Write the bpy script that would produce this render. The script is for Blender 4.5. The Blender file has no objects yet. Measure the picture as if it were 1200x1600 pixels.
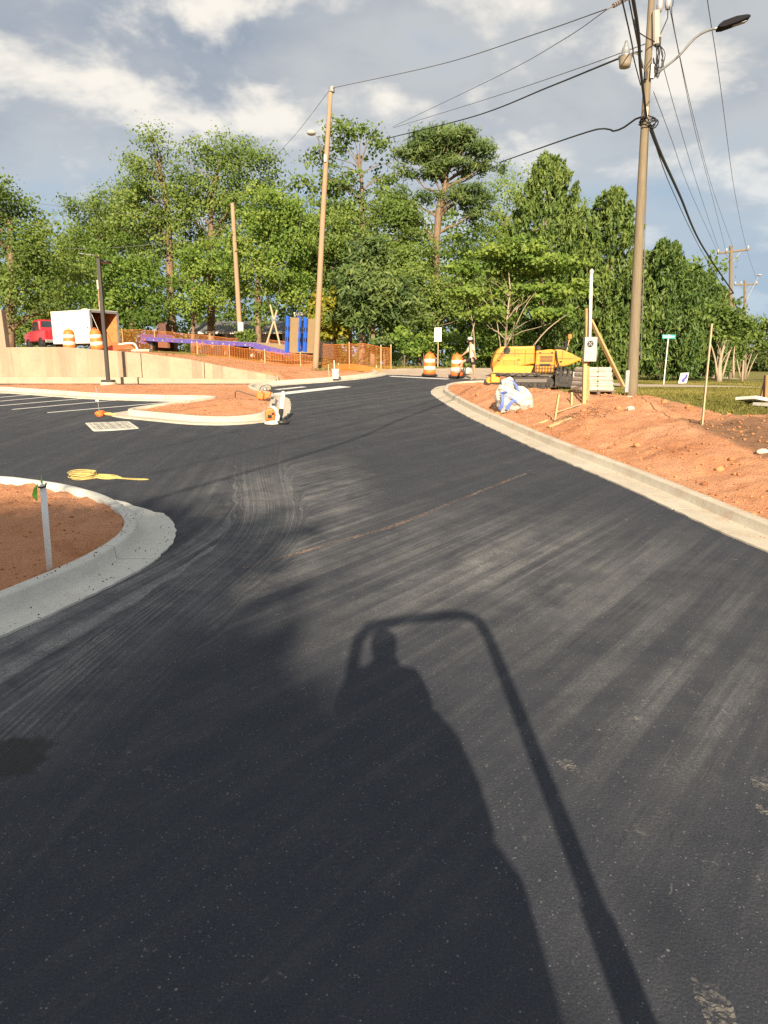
import bpy, bmesh, math, random
import numpy as np
from mathutils import Vector, Matrix

R = math.radians
rng = np.random.default_rng(7)
random.seed(7)
scn = bpy.context.scene
COL = scn.collection

# ------------------------------------------------------------------ camera
CAM_H, PITCH, FPX = 2.3, R(12), 1085.0
cd = bpy.data.cameras.new('camera')
cd.sensor_fit = 'VERTICAL'; cd.sensor_height = 36.0; cd.lens = 36.0 * FPX / 1600.0
cd.clip_start = 0.05; cd.clip_end = 3000
cam = bpy.data.objects.new('camera', cd); COL.objects.link(cam)
cam.location = (0, 0, CAM_H); cam.rotation_euler = (R(90) - PITCH, 0, 0)
scn.camera = cam

# ------------------------------------------------------------------ exposure
scn.view_settings.view_transform = 'Standard'; scn.view_settings.look = 'None'
scn.view_settings.gamma = 1.0; scn.view_settings.exposure = 1.2
scn.view_settings.use_curve_mapping = False
scn.cycles.max_bounces = 6; scn.cycles.diffuse_bounces = 3; scn.cycles.transparent_max_bounces = 8
scn.cycles.use_denoising = False

# ------------------------------------------------------------------ node helpers
class NT:
    def __init__(self, tree):
        self.t = tree; self.n = tree.nodes; self.l = tree.links
    def new(self, typ, **kw):
        nd = self.n.new(typ)
        for k, v in kw.items(): setattr(nd, k, v)
        return nd
    def put(self, sock, val):
        if hasattr(val, 'links') or isinstance(val, bpy.types.NodeSocket): self.l.new(val, sock)
        elif val is not None: sock.default_value = val
    def math(self, op, a, b=None, c=None, clamp=False):
        nd = self.new('ShaderNodeMath', operation=op); nd.use_clamp = clamp
        self.put(nd.inputs[0], a)
        if b is not None: self.put(nd.inputs[1], b)
        if c is not None: self.put(nd.inputs[2], c)
        return nd.outputs[0]
    def vmath(self, op, a, b=None):
        nd = self.new('ShaderNodeVectorMath', operation=op)
        self.put(nd.inputs[0], a)
        if b is not None: self.put(nd.inputs[1], b)
        return nd.outputs[0]
    def noise(self, vec, scale, detail=4, rough=.55, dist=0.0, dim='3D'):
        nd = self.new('ShaderNodeTexNoise', noise_dimensions=dim)
        if vec is not None: self.put(nd.inputs['Vector'], vec)
        nd.inputs['Scale'].default_value = scale; nd.inputs['Detail'].default_value = detail
        nd.inputs['Roughness'].default_value = rough; nd.inputs['Distortion'].default_value = dist
        return nd.outputs['Fac']
    def voro(self, vec, scale, feature='F1', out='Distance'):
        nd = self.new('ShaderNodeTexVoronoi', feature=feature)
        if vec is not None: self.put(nd.inputs['Vector'], vec)
        nd.inputs['Scale'].default_value = scale
        return nd.outputs[out]
    def ramp(self, fac, stops, interp='LINEAR'):
        nd = self.new('ShaderNodeValToRGB'); cr = nd.color_ramp; cr.interpolation = interp
        while len(cr.elements) < len(stops): cr.elements.new(.5)
        for e, (p, c) in zip(cr.elements, stops):
            e.position = p; e.color = (c, c, c, 1) if isinstance(c, (int, float)) else (*c[:3], 1)
        self.put(nd.inputs[0], fac)
        return nd.outputs[0]
    def mix(self, fac, a, b, mode='MIX'):
        nd = self.new('ShaderNodeMix', data_type='RGBA', blend_type=mode)
        self.put(nd.inputs[0], fac)
        for s, v in ((nd.inputs[6], a), (nd.inputs[7], b)):
            self.put(s, (*v[:3], 1) if isinstance(v, tuple) else v)
        return nd.outputs[2]
    def maprange(self, v, a, b, c=0., d=1., smooth=False):
        nd = self.new('ShaderNodeMapRange')
        if smooth: nd.interpolation_type = 'SMOOTHSTEP'
        self.put(nd.inputs[0], v)
        for i, x in enumerate((a, b, c, d)): nd.inputs[i + 1].default_value = x
        return nd.outputs[0]
    def scale(self, vec, s):
        nd = self.new('ShaderNodeMapping'); self.put(nd.inputs['Vector'], vec)
        nd.inputs['Scale'].default_value = s
        return nd.outputs[0]

# ------------------------------------------------------------------ sky
SUN_EL = R(23.5)
w = bpy.data.worlds.new('World'); scn.world = w; w.use_nodes = True
wt = NT(w.node_tree); wt.n.clear()
sky = wt.new('ShaderNodeTexSky', sky_type='NISHITA')
sky.sun_disc = False; sky.sun_elevation = SUN_EL; sky.sun_rotation = R(180)
sky.air_density = 1.1; sky.dust_density = 1.5; sky.ozone_density = 1.2
tc = wt.new('ShaderNodeTexCoord')
sep = wt.new('ShaderNodeSeparateXYZ'); wt.l.new(tc.outputs['Generated'], sep.inputs[0])
zz = wt.math('ADD', wt.math('MAXIMUM', sep.outputs[2], 0.0), 0.30)
cmb = wt.new('ShaderNodeCombineXYZ')
wt.l.new(wt.math('DIVIDE', sep.outputs[0], zz), cmb.inputs[0]); wt.l.new(wt.math('DIVIDE', sep.outputs[1], zz), cmb.inputs[1])
cmb.inputs[2].default_value = 3.7
big = wt.noise(cmb.outputs[0], .95, 4, .5, .25)
def cloud_field(off_):
    v = wt.vmath('ADD', cmb.outputs[0], off_)
    return wt.math('ADD', wt.math('MULTIPLY', wt.noise(v, 1.25, 9, .54, .2), .6), wt.math('MULTIPLY', wt.noise(v, 3.1, 8, .56, .3), .4))
n1 = cloud_field((0.0, 0.0, 0.0)); n2 = cloud_field((0.05, -.17, 0.0))
dens = wt.math('ADD', wt.math('MULTIPLY', big, .45), wt.math('MULTIPLY', n1, .55))
cover = wt.maprange(dens, .36, .50, 0, 1, True)
thick = wt.maprange(dens, .44, .62, 0, 1, True)
grey = wt.mix(thick, (2.5, 2.52, 2.5), (1.32, 1.52, 1.84))
lit = wt.maprange(wt.math('SUBTRACT', n1, n2), -.045, .065, 0, 1, True)
lit = wt.math('MULTIPLY', lit, wt.maprange(n1, .40, .52, 0, 1, True))
cl = wt.mix(wt.math('MULTIPLY', lit, .95), grey, (4.3, 4.0, 3.5))
skyc = wt.mix(.6, wt.mix(1.0, sky.outputs[0], (.40, .40, .40), 'MULTIPLY'), (1.35, 1.95, 2.65))
allc = wt.mix(wt.math('MULTIPLY', cover, .90), skyc, cl)
hz = wt.maprange(sep.outputs[2], 0.04, 0.34, .8, 0, True)
allc = wt.mix(hz, allc, (1.55, 2.15, 2.8))
bg = wt.new('ShaderNodeBackground'); wt.l.new(allc, bg.inputs[0]); bg.inputs[1].default_value = 0.110
wo = wt.new('ShaderNodeOutputWorld'); wt.l.new(bg.outputs[0], wo.inputs[0])

# ------------------------------------------------------------------ sun
sd = bpy.data.lights.new('sun', 'SUN'); sd.energy = 5.0; sd.angle = R(0.53); sd.color = (1.0, .83, .60)
sun = bpy.data.objects.new('sun', sd); COL.objects.link(sun)
sun.rotation_euler = (R(90) - SUN_EL, 0, 0); sun.location = (0, -30, 20)

# ------------------------------------------------------------------ image <-> place
_c, _s = math.cos(PITCH), math.sin(PITCH)
def at(u, v, Y):
    """world point at forward distance Y seen at photo pixel (u, v)"""
    a = (u - 600) / FPX; b = (v - 800) / FPX
    dy = _c - b * _s
    return Vector((a / dy * Y, Y, CAM_H + (-_s - b * _c) / dy * Y))
def px(n, Y): return n * Y / FPX
def S(y):
    y = np.asarray(y, float); k = .065
    return np.where(y < 2, 0, np.where(y < 8, k * (y - 2) ** 2 / 12, np.where(y < 32, k * (y - 5),
           np.where(y < 44, k * 27 + k * (y - 32) - k * (y - 32) ** 2 / 24, k * 33))))
def lot(u, v, dz=0.0):
    """point of the paved lot seen at photo pixel (u, v)"""
    y = 1.0
    while y < 60:
        p = at(u, v, y)
        if p.z <= float(S(y)) + dz: return p
        y += .02
    return p

# ------------------------------------------------------------------ value noise (numpy)
def _h(ix, iy, s):
    n = (ix * 374761393 + iy * 668265263 + s * 974711) & 0x7fffffff
    n = ((n ^ (n >> 13)) * 1274126177) & 0x7fffffff
    return ((n ^ (n >> 16)) & 0xffff) / 65535.0
def vn(x, y, s=0):
    x = np.asarray(x, float); y = np.asarray(y, float)
    ix = np.floor(x).astype(np.int64); iy = np.floor(y).astype(np.int64)
    fx = x - ix; fy = y - iy; fx = fx * fx * (3 - 2 * fx); fy = fy * fy * (3 - 2 * fy)
    return (_h(ix, iy, s) * (1 - fx) + _h(ix + 1, iy, s) * fx) * (1 - fy) + (_h(ix, iy + 1, s) * (1 - fx) + _h(ix + 1, iy + 1, s) * fx) * fy
def fbm(x, y, o=4, s=0):
    t = 0; a = .5
    for i in range(o):
        t = t + a * (vn(x * 2 ** i, y * 2 ** i, s + i) - .5); a *= .55
    return t
def sm(t):
    t = np.clip(t, 0, 1); return t * t * (3 - 2 * t)

# ------------------------------------------------------------------ mesh helpers
class MB:
    def __init__(self): self.v = []; self.f = []
    def add(self, vs, fs):
        o = len(self.v); self.v += [tuple(p) for p in vs]; self.f += [tuple(i + o for i in f) for f in fs]; return self
    def box(self, c, s, M=None):
        x, y, z = s[0] / 2, s[1] / 2, s[2] / 2
        vs = [Vector((i * x, j * y, k * z)) for k in (-1, 1) for j in (-1, 1) for i in (-1, 1)]
        if M is not None: vs = [M @ p for p in vs]
        vs = [p + Vector(c) for p in vs]
        return self.add(vs, [(0, 2, 3, 1), (4, 5, 7, 6), (0, 1, 5, 4), (2, 6, 7, 3), (0, 4, 6, 2), (1, 3, 7, 5)])
    def tube(self, pts, r, n=8, cap=True):
        pts = [Vector(p) for p in pts]; m = len(pts)
        rs = [r] * m if isinstance(r, (int, float)) else list(r)
        t0 = (pts[1] - pts[0]).normalized()
        ref = Vector((0, 0, 1)) if abs(t0.z) < .9 else Vector((1, 0, 0))
        nx = t0.cross(ref).normalized()
        vs = []
        for i, p in enumerate(pts):
            t = (pts[min(i + 1, m - 1)] - pts[max(i - 1, 0)])
            t = t.normalized() if t.length > 1e-9 else t0
            nx = (nx - t * nx.dot(t))
            nx = nx.normalized() if nx.length > 1e-6 else t.orthogonal().normalized()
            ny = t.cross(nx)
            for k in range(n):
                a = 2 * math.pi * k / n
                vs.append(p + (nx * math.cos(a) + ny * math.sin(a)) * rs[i])
        fs = [(i * n + k, i * n + (k + 1) % n, (i + 1) * n + (k + 1) % n, (i + 1) * n + k) for i in range(m - 1) for k in range(n)]
        if cap: fs += [tuple(range(n - 1, -1, -1)), tuple(range((m - 1) * n, m * n))]
        return self.add(vs, fs)
    def lathe(self, prof, n=20, c=(0, 0, 0), M=None):
        vs = []; c = Vector(c)
        for r, z in prof:
            for k in range(n):
                a = 2 * math.pi * k / n; p = Vector((r * math.cos(a), r * math.sin(a), z))
                vs.append((M @ p if M is not None else p) + c)
        m = len(prof)
        fs = [(i * n + k, i * n + (k + 1) % n, (i + 1) * n + (k + 1) % n, (i + 1) * n + k) for i in range(m - 1) for k in range(n)]
        if prof[0][0] > 1e-4: fs.append(tuple(range(n - 1, -1, -1)))
        if prof[-1][0] > 1e-4: fs.append(tuple(range((m - 1) * n, m * n)))
        return self.add(vs, fs)
    def prism(self, poly, y0, y1):
        """polygon in XZ extruded along Y"""
        n = len(poly)
        vs = [(x, y0, z) for x, z in poly] + [(x, y1, z) for x, z in poly]
        fs = [tuple(range(n)), tuple(range(2 * n - 1, n - 1, -1))] + [(i, i + n, (i + 1) % n + n, (i + 1) % n) for i in range(n)]
        return self.add(vs, fs)
    def build(self, name, mat, parent=None, bevel=0.0, smooth=False, seg=2):
        me = bpy.data.meshes.new(name); me.from_pydata(self.v, [], self.f); me.update()
        return link(name, me, mat, parent, bevel, smooth, seg)
def link(name, me, mat, parent=None, bevel=0.0, smooth=False, seg=2):
    if mat is not None and not me.materials: me.materials.append(mat)
    o = bpy.data.objects.new(name, me); COL.objects.link(o)
    if parent is not None: o.parent = parent
    if smooth: me.shade_smooth()
    if bevel:
        b = o.modifiers.new('bevel', 'BEVEL'); b.width = bevel; b.segments = seg; b.limit_method = 'ANGLE'; b.angle_limit = R(40)
    return o
def tag(o, label, cat, group=None):
    o['label'] = label; o['category'] = cat
    if group: o['group'] = group
    return o
def thing(name, label, cat, loc=(0, 0, 0), rz=0.0, group=None):
    o = bpy.data.objects.new(name, None); COL.objects.link(o)
    o.empty_display_size = .2; o.location = loc; o.rotation_euler = (0, 0, rz)
    return tag(o, label, cat, group)
def structure(o): o['kind'] = 'structure'; return o
def stuff(o): o['kind'] = 'stuff'; return o
def rotx(a): return Matrix.Rotation(a, 3, 'X')
def roty(a): return Matrix.Rotation(a, 3, 'Y')
def rotz(a): return Matrix.Rotation(a, 3, 'Z')
def copy_tree(o, parent=None):
    c = o.copy(); COL.objects.link(c); c.parent = parent
    for ch in o.children: copy_tree(ch, c)
    return c
def text_part(txt, size, name, mat, parent, loc, rot, sx=1.0, extrude=.002):
    cu = bpy.data.curves.new(name, 'FONT'); cu.body = txt; cu.size = size; cu.extrude = extrude
    cu.align_x = 'CENTER'; cu.align_y = 'CENTER'
    tmp = bpy.data.objects.new('tmp', cu); COL.objects.link(tmp)
    me = bpy.data.meshes.new_from_object(tmp); bpy.data.objects.remove(tmp); bpy.data.curves.remove(cu)
    o = link(name, me, mat, parent); o.location = loc; o.rotation_euler = rot; o.scale = (sx, 1, 1)
    return o
def fattr(me, name, arr):
    a = me.attributes.new(name, 'FLOAT', 'POINT'); a.data.foreach_set('value', np.asarray(arr, np.float32))
def grid_mesh(name, xs, ys, zf, keep=None):
    X, Y = np.meshgrid(xs, ys); Z = zf(X, Y)
    nx, ny = len(xs), len(ys)
    co = np.stack([X, Y, Z], -1).reshape(-1, 3)
    i = np.arange(ny - 1)[:, None] * nx + np.arange(nx - 1)[None, :]
    q = np.stack([i, i + 1, i + nx + 1, i + nx], -1).reshape(-1, 4)
    if keep is not None:
        k = keep(co[:, 0], co[:, 1]); q = q[k[q].all(1)]
        used = np.unique(q); m = -np.ones(len(co), int); m[used] = np.arange(len(used)); co = co[used]; q = m[q]
    return quads(name, co, q), co
def quads(name, co, q):
    me = bpy.data.meshes.new(name)
    me.vertices.add(len(co)); me.vertices.foreach_set('co', np.asarray(co, np.float32).ravel())
    me.loops.add(q.size); me.loops.foreach_set('vertex_index', q.astype(np.int32).ravel())
    me.polygons.add(len(q)); me.polygons.foreach_set('loop_start', np.arange(0, q.size, q.shape[1], dtype=np.int32))
    me.update(calc_edges=True); me.validate()
    return me
def inpoly(px_, py_, poly):
    r = np.zeros(len(px_), bool); n = len(poly)
    for i in range(n):
        x1, y1 = poly[i]; x2, y2 = poly[(i + 1) % n]
        if y1 == y2: continue
        c = ((y1 > py_) != (y2 > py_)) & (px_ < (x2 - x1) * (py_ - y1) / (y2 - y1) + x1)
        r ^= c
    return r

# ------------------------------------------------------------------ materials
MATS = {}
def pbr(name, col, rough=.7, metal=0.0, var=.0, vscale=4., bump=.0, bscale=30., dirt=None, dirtamt=0., spec=.35, coat=0.):
    if name in MATS: return MATS[name]
    m = bpy.data.materials.new(name); m.use_nodes = True; t = NT(m.node_tree)
    b = t.n['Principled BSDF']; b.inputs['Roughness'].default_value = rough; b.inputs['Metallic'].default_value = metal
    b.inputs['Specular IOR Level'].default_value = spec
    if coat: b.inputs['Coat Weight'].default_value = coat; b.inputs['Coat Roughness'].default_value = .15
    tcn = t.new('ShaderNodeTexCoord').outputs['Object']
    c = None
    if var:
        f = t.noise(tcn, vscale, 5, .6)
        lo = tuple(x * (1 - var) for x in col); hi = tuple(min(1, x * (1 + var)) for x in col)
        c = t.ramp(f, [(.3, lo), (.7, hi)])
    if dirt:
        f = t.maprange(t.noise(tcn, vscale * 1.7, 6, .65), .48, .68, 0, dirtamt)
        c = t.mix(f, c if c is not None else (*col,), dirt)
    if c is None: b.inputs['Base Color'].default_value = (*col, 1)
    else: t.l.new(c, b.inputs['Base Color'])
    if bump:
        bn = t.new('ShaderNodeBump'); bn.inputs['Strength'].default_value = bump; bn.inputs['Distance'].default_value = .02
        t.l.new(t.noise(tcn, bscale, 5, .6), bn.inputs['Height']); t.l.new(bn.outputs[0], b.inputs['Normal'])
    MATS[name] = m
    return m
def wood(name, a, b_, gs=(12, 12, 1.2)):
    m = bpy.data.materials.new(name); m.use_nodes = True; t = NT(m.node_tree); b = t.n['Principled BSDF']
    v = t.scale(t.new('ShaderNodeTexCoord').outputs['Object'], gs)
    f = t.noise(v, 3.0, 6, .65, .6)
    f2 = t.noise(t.scale(v, (3, 3, .5)), 4.0, 3, .6)
    c = t.ramp(t.math('ADD', t.math('MULTIPLY', f, .6), t.math('MULTIPLY', f2, .4)), [(.3, a), (.68, b_)])
    t.l.new(c, b.inputs['Base Color']); b.inputs['Roughness'].default_value = .85; b.inputs['Specular IOR Level'].default_value = .2
    bn = t.new('ShaderNodeBump'); bn.inputs['Strength'].default_value = .5; bn.inputs['Distance'].default_value = .01
    t.l.new(f, bn.inputs['Height']); t.l.new(bn.outputs[0], b.inputs['Normal'])
    MATS[name] = m
    return m

def mat_asphalt():
    m = bpy.data.materials.new('asphalt'); m.use_nodes = True; t = NT(m.node_tree); b = t.n['Principled BSDF']
    P = t.new('ShaderNodeTexCoord').outputs['Object']
    def A(n):
        a = t.new('ShaderNodeAttribute'); a.attribute_name = n; return a
    st = A('streak').outputs['Vector']; dm = A('dust').outputs['Fac']; lm = A('chalk').outputs['Fac']; wet = A('wet').outputs['Fac']
    big = t.noise(P, .55, 4, .6); mid = t.noise(P, 5.0, 4, .6); fine = t.noise(P, 95., 3, .7)
    base = t.mix(big, (.0150, .0190, .0295), (.0235, .0275, .0390))
    base = t.mix(t.math('MULTIPLY', mid, .35), base, (.030, .034, .0455))
    base = t.mix(t.maprange(fine, .35, .7, 0, .8), base, (.044, .048, .060))
    # pale aggregate showing through the binder
    v1 = t.voro(P, 42.); sp = t.maprange(v1, .10, .22, 1, 0)
    sel = t.maprange(t.noise(P, 23., 2, .5), .50, .62, 0, .60)
    base = t.mix(t.math('MULTIPLY', sp, sel), base, (.26, .265, .27))
    v2 = t.voro(P, 105.); base = t.mix(t.math('MULTIPLY', t.maprange(v2, .12, .26, 1, 0), t.maprange(t.noise(P, 48., 2, .6), .48, .60, 0, .5)), base, (.17, .175, .18))
    v3 = t.voro(P, 9.5); base = t.mix(t.math('MULTIPLY', t.maprange(v3, .045, .085, 1, 0), t.maprange(t.noise(P, 3.1, 2, .5), .54, .62, 0, .45)), base, (.36, .36, .35))
    # tyre-dragged dust, streaked along the way the machines went
    s1 = t.noise(t.scale(st, (6.0, .13, 1)), 1.0, 6, .70, .1)
    s2 = t.noise(t.scale(st, (34., .5, 1)), 1.0, 5, .7, .1)
    gap = t.noise(P, 1.7, 6, .65)
    streak = t.math('MULTIPLY', t.maprange(s1, .42, .64, 0, 1, True), t.maprange(s2, .36, .62, .38, 1))
    streak = t.math('MULTIPLY', streak, t.maprange(gap, .36, .58, .25, 1, True))
    grit = t.maprange(t.noise(P, 60., 3, .7), .42, .62, .35, 1)
    d = t.math('MULTIPLY', t.math('MULTIPLY', streak, dm), grit)
    s0 = t.noise(t.scale(st, (2.9, .07, 1)), 1.0, 4, .6, .1)
    band = t.math('MULTIPLY', t.math('MULTIPLY', t.maprange(s0, .48, .62, 0, 1, True), dm), t.math('MULTIPLY', grit, t.maprange(t.noise(P, 2.6, 5, .7), .34, .60, .25, .75)))
    d = t.math('ADD', t.math('MULTIPLY', d, .62), t.math('MULTIPLY', band, .55))
    film = t.math('MULTIPLY', t.math('MULTIPLY', dm, .20), t.maprange(t.noise(P, 2.2, 5, .65), .35, .7, .1, 1))
    d = t.math('ADD', t.math('MULTIPLY', d, 1.0), film, clamp=True)
    base = t.mix(t.math('MULTIPLY', d, .85), base, (.27, .27, .265))
    # small dusty scuffs
    sc = t.math('MULTIPLY', t.maprange(t.noise(P, 9.0, 6, .7, .8), .63, .74, 0, .6), t.maprange(t.noise(P, 1.7, 2, .5), .5, .62, 0, 1))
    base = t.mix(sc, base, (.28, .275, .26))
    # old chalk line
    lf = t.math('MULTIPLY', lm, t.maprange(t.noise(P, 7.0, 5, .7), .40, .62, 0, .75))
    base = t.mix(lf, base, t.mix(t.maprange(t.noise(P, 1.2, 2, .5), .45, .55, 0, 1), (.36, .30, .24), (.42, .22, .14)))
    # damp, fresh binder patch
    wm = t.maprange(t.math('ADD', wet, t.math('MULTIPLY', t.noise(P, 3.0, 5, .65), .9)), .95, 1.08, 0, 1)
    base = t.mix(t.math('MULTIPLY', wm, .85), base, (.010, .010, .012))
    t.l.new(base, b.inputs['Base Color'])
    t.put(b.inputs['Roughness'], t.math('SUBTRACT', .88, t.math('MULTIPLY', wm, .3))); b.inputs['Specular IOR Level'].default_value = .18
    bn = t.new('ShaderNodeBump'); bn.inputs['Strength'].default_value = .45; bn.inputs['Distance'].default_value = .004
    hh = t.math('ADD', t.math('MULTIPLY', t.voro(P, 75.), -1.0), t.math('MULTIPLY', t.noise(P, 30., 3, .6), .8))
    t.l.new(hh, bn.inputs['Height']); t.l.new(bn.outputs[0], b.inputs['Normal'])
    return m

def mat_ground():
    m = bpy.data.materials.new('red_clay_and_grass'); m.use_nodes = True; t = NT(m.node_tree); b = t.n['Principled BSDF']
    P = t.new('ShaderNodeTexCoord').outputs['Object']
    def A(n):
        a = t.new('ShaderNodeAttribute'); a.attribute_name = n; return a.outputs['Fac']
    g, br = A('grass'), A('brown')
    n1 = t.noise(P, .7, 5, .6); n2 = t.noise(P, 6., 6, .65); n3 = t.noise(P, 40., 4, .7)
    clay = t.ramp(n1, [(.30, (.43, .185, .092)), (.5, (.53, .25, .135)), (.72, (.59, .32, .195))])
    clay = t.mix(t.maprange(n2, .35, .7, 0, .55), clay, (.58, .32, .185))
    clay = t.mix(t.maprange(n3, .50, .72, 0, .6), clay, (.30, .125, .06))
    clay = t.mix(t.maprange(t.noise(P, 1.9, 6, .7, .4), .54, .66, 0, .5), clay, (.29, .115, .055))
    brown = t.ramp(n2, [(.3, (.16, .085, .05)), (.7, (.30, .17, .10))])
    brown = t.mix(t.maprange(n3, .5, .7, 0, .5), brown, (.36, .25, .15))
    soil = t.mix(t.maprange(t.math('ADD', br, t.math('MULTIPLY', t.math('SUBTRACT', n2, .5), .8)), .35, .65, 0, 1), clay, brown)
    gr = t.ramp(n2, [(.25, (.12, .115, .035)), (.5, (.18, .165, .055)), (.75, (.27, .215, .09))])
    gr = t.mix(t.maprange(n3, .45, .7, 0, .5), gr, (.10, .115, .03))
    gm = t.maprange(t.math('ADD', g, t.math('MULTIPLY', t.math('SUBTRACT', t.noise(P, 1.6, 6, .7), .5), 1.1)), .40, .60, 0, 1)
    t.l.new(t.mix(gm, soil, gr), b.inputs['Base Color'])
    b.inputs['Roughness'].default_value = .95; b.inputs['Specular IOR Level'].default_value = .1
    bn = t.new('ShaderNodeBump'); bn.inputs['Strength'].default_value = .9; bn.inputs['Distance'].default_value = .05
    t.l.new(t.math('ADD', t.noise(P, 18., 6, .7), t.math('MULTIPLY', n3, .6)), bn.inputs['Height']); t.l.new(bn.outputs[0], b.inputs['Normal'])
    return m

def mat_concrete(name, a, c_, stain=(.30, .15, .08), samt=.35, bands=False):
    m = bpy.data.materials.new(name); m.use_nodes = True; t = NT(m.node_tree); b = t.n['Principled BSDF']
    P = t.new('ShaderNodeTexCoord').outputs['Object']
    n1 = t.noise(P, 1.1, 5, .6); n2 = t.noise(P, 9., 5, .65); n3 = t.noise(P, 70., 3, .7)
    c = t.ramp(n1, [(.3, a), (.7, c_)])
    c = t.mix(t.maprange(n2, .4, .75, 0, .35), c, tuple(x * .72 for x in a))
    if bands:
        v = t.new('ShaderNodeTexVoronoi', voronoi_dimensions='1D', feature='F1')
        sx = t.new('ShaderNodeSeparateXYZ'); t.l.new(P, sx.inputs[0])
        t.put(v.inputs['W'], t.math('ADD', sx.outputs[0], t.math('MULTIPLY', t.noise(t.scale(P, (1, 1, .35)), 2.5, 3, .5), .12))); v.inputs['Scale'].default_value = 2.3
        sc = t.new('ShaderNodeSeparateColor'); t.l.new(v.outputs['Color'], sc.inputs[0])
        band = t.maprange(sc.outputs[0], .50, .62, 0, 1)
        wash = t.noise(t.scale(P, (5, 5, .5)), 1.5, 4, .6)
        c = t.mix(t.math('MULTIPLY', band, t.maprange(wash, .3, .65, .25, .8)), c, (.205, .17, .125))
        c = t.mix(t.maprange(sc.outputs[1], .60, .8, 0, .35), c, (.42, .29, .19))
    c = t.mix(t.math('MULTIPLY', t.maprange(t.noise(P, 2.3, 6, .7), .52, .72, 0, 1), samt), c, stain)
    c = t.mix(t.maprange(n3, .62, .72, 0, .5), c, (.10, .09, .08))
    t.l.new(c, b.inputs['Base Color']); b.inputs['Roughness'].default_value = .9; b.inputs['Specular IOR Level'].default_value = .2
    bn = t.new('ShaderNodeBump'); bn.inputs['Strength'].default_value = .35; bn.inputs['Distance'].default_value = .01
    t.l.new(t.math('ADD', n2, t.math('MULTIPLY', n3, .5)), bn.inputs['Height']); t.l.new(bn.outputs[0], b.inputs['Normal'])
    return m

def mat_leaf(name, dark, mid, light, trans=.35):
    m = bpy.data.materials.new(name); m.use_nodes = True; t = NT(m.node_tree); t.n.remove(t.n['Principled BSDF'])
    out = t.n['Material Output']
    a = t.new('ShaderNodeAttribute'); a.attribute_name = 'tint'
    c = t.ramp(a.outputs['Fac'], [(0, dark), (.5, mid), (1, light)])
    d = t.new('ShaderNodeBsdfPrincipled'); t.l.new(c, d.inputs['Base Color']); d.inputs['Roughness'].default_value = .55; d.inputs['Specular IOR Level'].default_value = .25
    tr = t.new('ShaderNodeBsdfTranslucent'); t.l.new(t.mix(1.0, c, (1.25, 1.3, .55), 'MULTIPLY'), tr.inputs[0])
    mx = t.new('ShaderNodeMixShader'); mx.inputs[0].default_value = trans
    t.l.new(d.outputs[0], mx.inputs[1]); t.l.new(tr.outputs[0], mx.inputs[2]); t.l.new(mx.outputs[0], out.inputs[0])
    MATS[name] = m
    return m

M_ASPH = mat_asphalt(); M_GROUND = mat_ground()
M_KERB = mat_concrete('kerb_concrete', (.40, .365, .30), (.50, .46, .385), samt=.45)
M_KERBN = mat_concrete('fresh_kerb_concrete', (.50, .50, .465), (.58, .58, .545), samt=.12)
M_WALL = mat_concrete('wall_concrete', (.30, .245, .18), (.375, .31, .232), samt=.3, bands=True)
M_FOOT = mat_concrete('footing_concrete', (.34, .285, .215), (.42, .355, .27), samt=.35)
M_ROADC = mat_concrete('road_concrete', (.36, .29, .23), (.46, .38, .30), samt=.3)
M_PAINT = pbr('road_paint', (.60, .59, .57), .7, var=.08, vscale=9, dirt=(.30, .26, .22), dirtamt=.35)
M_BARK = wood('bark', (.10, .07, .05), (.26, .18, .12), (3, 3, 1))
M_BARKP = wood('pale_bark', (.22, .17, .12), (.40, .33, .25), (5, 5, 1))
M_POLE = wood('pole_wood', (.115, .095, .065), (.235, .195, .135), (14, 14, .7))
M_POLE2 = wood('new_pole_wood', (.24, .155, .10), (.38, .265, .175), (12, 12, .7))
M_LUMBER = wood('yellow_lumber', (.36, .265, .125), (.48, .365, .19), (14, 14, 1))
M_LATH = wood('lath_wood', (.33, .26, .16), (.46, .38, .25), (14, 14, 1))
M_BLACK = pbr('black_rubber', (.018, .018, .019), .7, var=.3)
M_BLKMET = pbr('black_metal', (.022, .021, .022), .45, var=.2, spec=.5)
M_STEEL = pbr('galvanised_steel', (.30, .31, .31), .45, .6, var=.2, vscale=8)
M_GREYP = pbr('grey_enamel', (.36, .37, .35), .5, var=.08, vscale=6, dirt=(.25, .2, .15), dirtamt=.2)
M_WHITE = pbr('white_paint', (.58, .57, .53), .5, var=.05, dirt=(.45, .36, .25), dirtamt=.25)
M_PVC = pbr('white_pvc', (.62, .62, .60), .35, spec=.5, dirt=(.45, .25, .15), dirtamt=.35, vscale=6)
M_ORANGE = pbr('safety_orange', (.78, .16, .03), .55, var=.1, dirt=(.45, .2, .1), dirtamt=.3)
M_ORSTRIPE = pbr('white_sheeting', (.62, .58, .48), .45, var=.06, dirt=(.5, .33, .2), dirtamt=.4)
M_CABLE = pbr('cable_black', (.02, .02, .021), .6)
M_WIRE = pbr('wire_grey', (.10, .10, .10), .5)
M_LEAF = mat_leaf('leaf_oak', (.060, .100, .020), (.120, .186, .038), (.205, .265, .06))
M_LEAFB = mat_leaf('leaf_bright', (.064, .120, .020), (.130, .212, .036), (.235, .305, .06))
M_LEAFY = mat_leaf('leaf_yellow', (.10, .12, .015), (.21, .22, .025), (.36, .32, .04))
M_LEAFD = mat_leaf('leaf_dark', (.035, .055, .018), (.07, .10, .028), (.12, .15, .04))
M_CYP = mat_leaf('leaf_cypress', (.042, .086, .022), (.088, .146, .036), (.16, .215, .05), .2)
M_PINE = mat_leaf('leaf_pine', (.040, .075, .022), (.085, .135, .038), (.16, .21, .06), .2)
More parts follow.
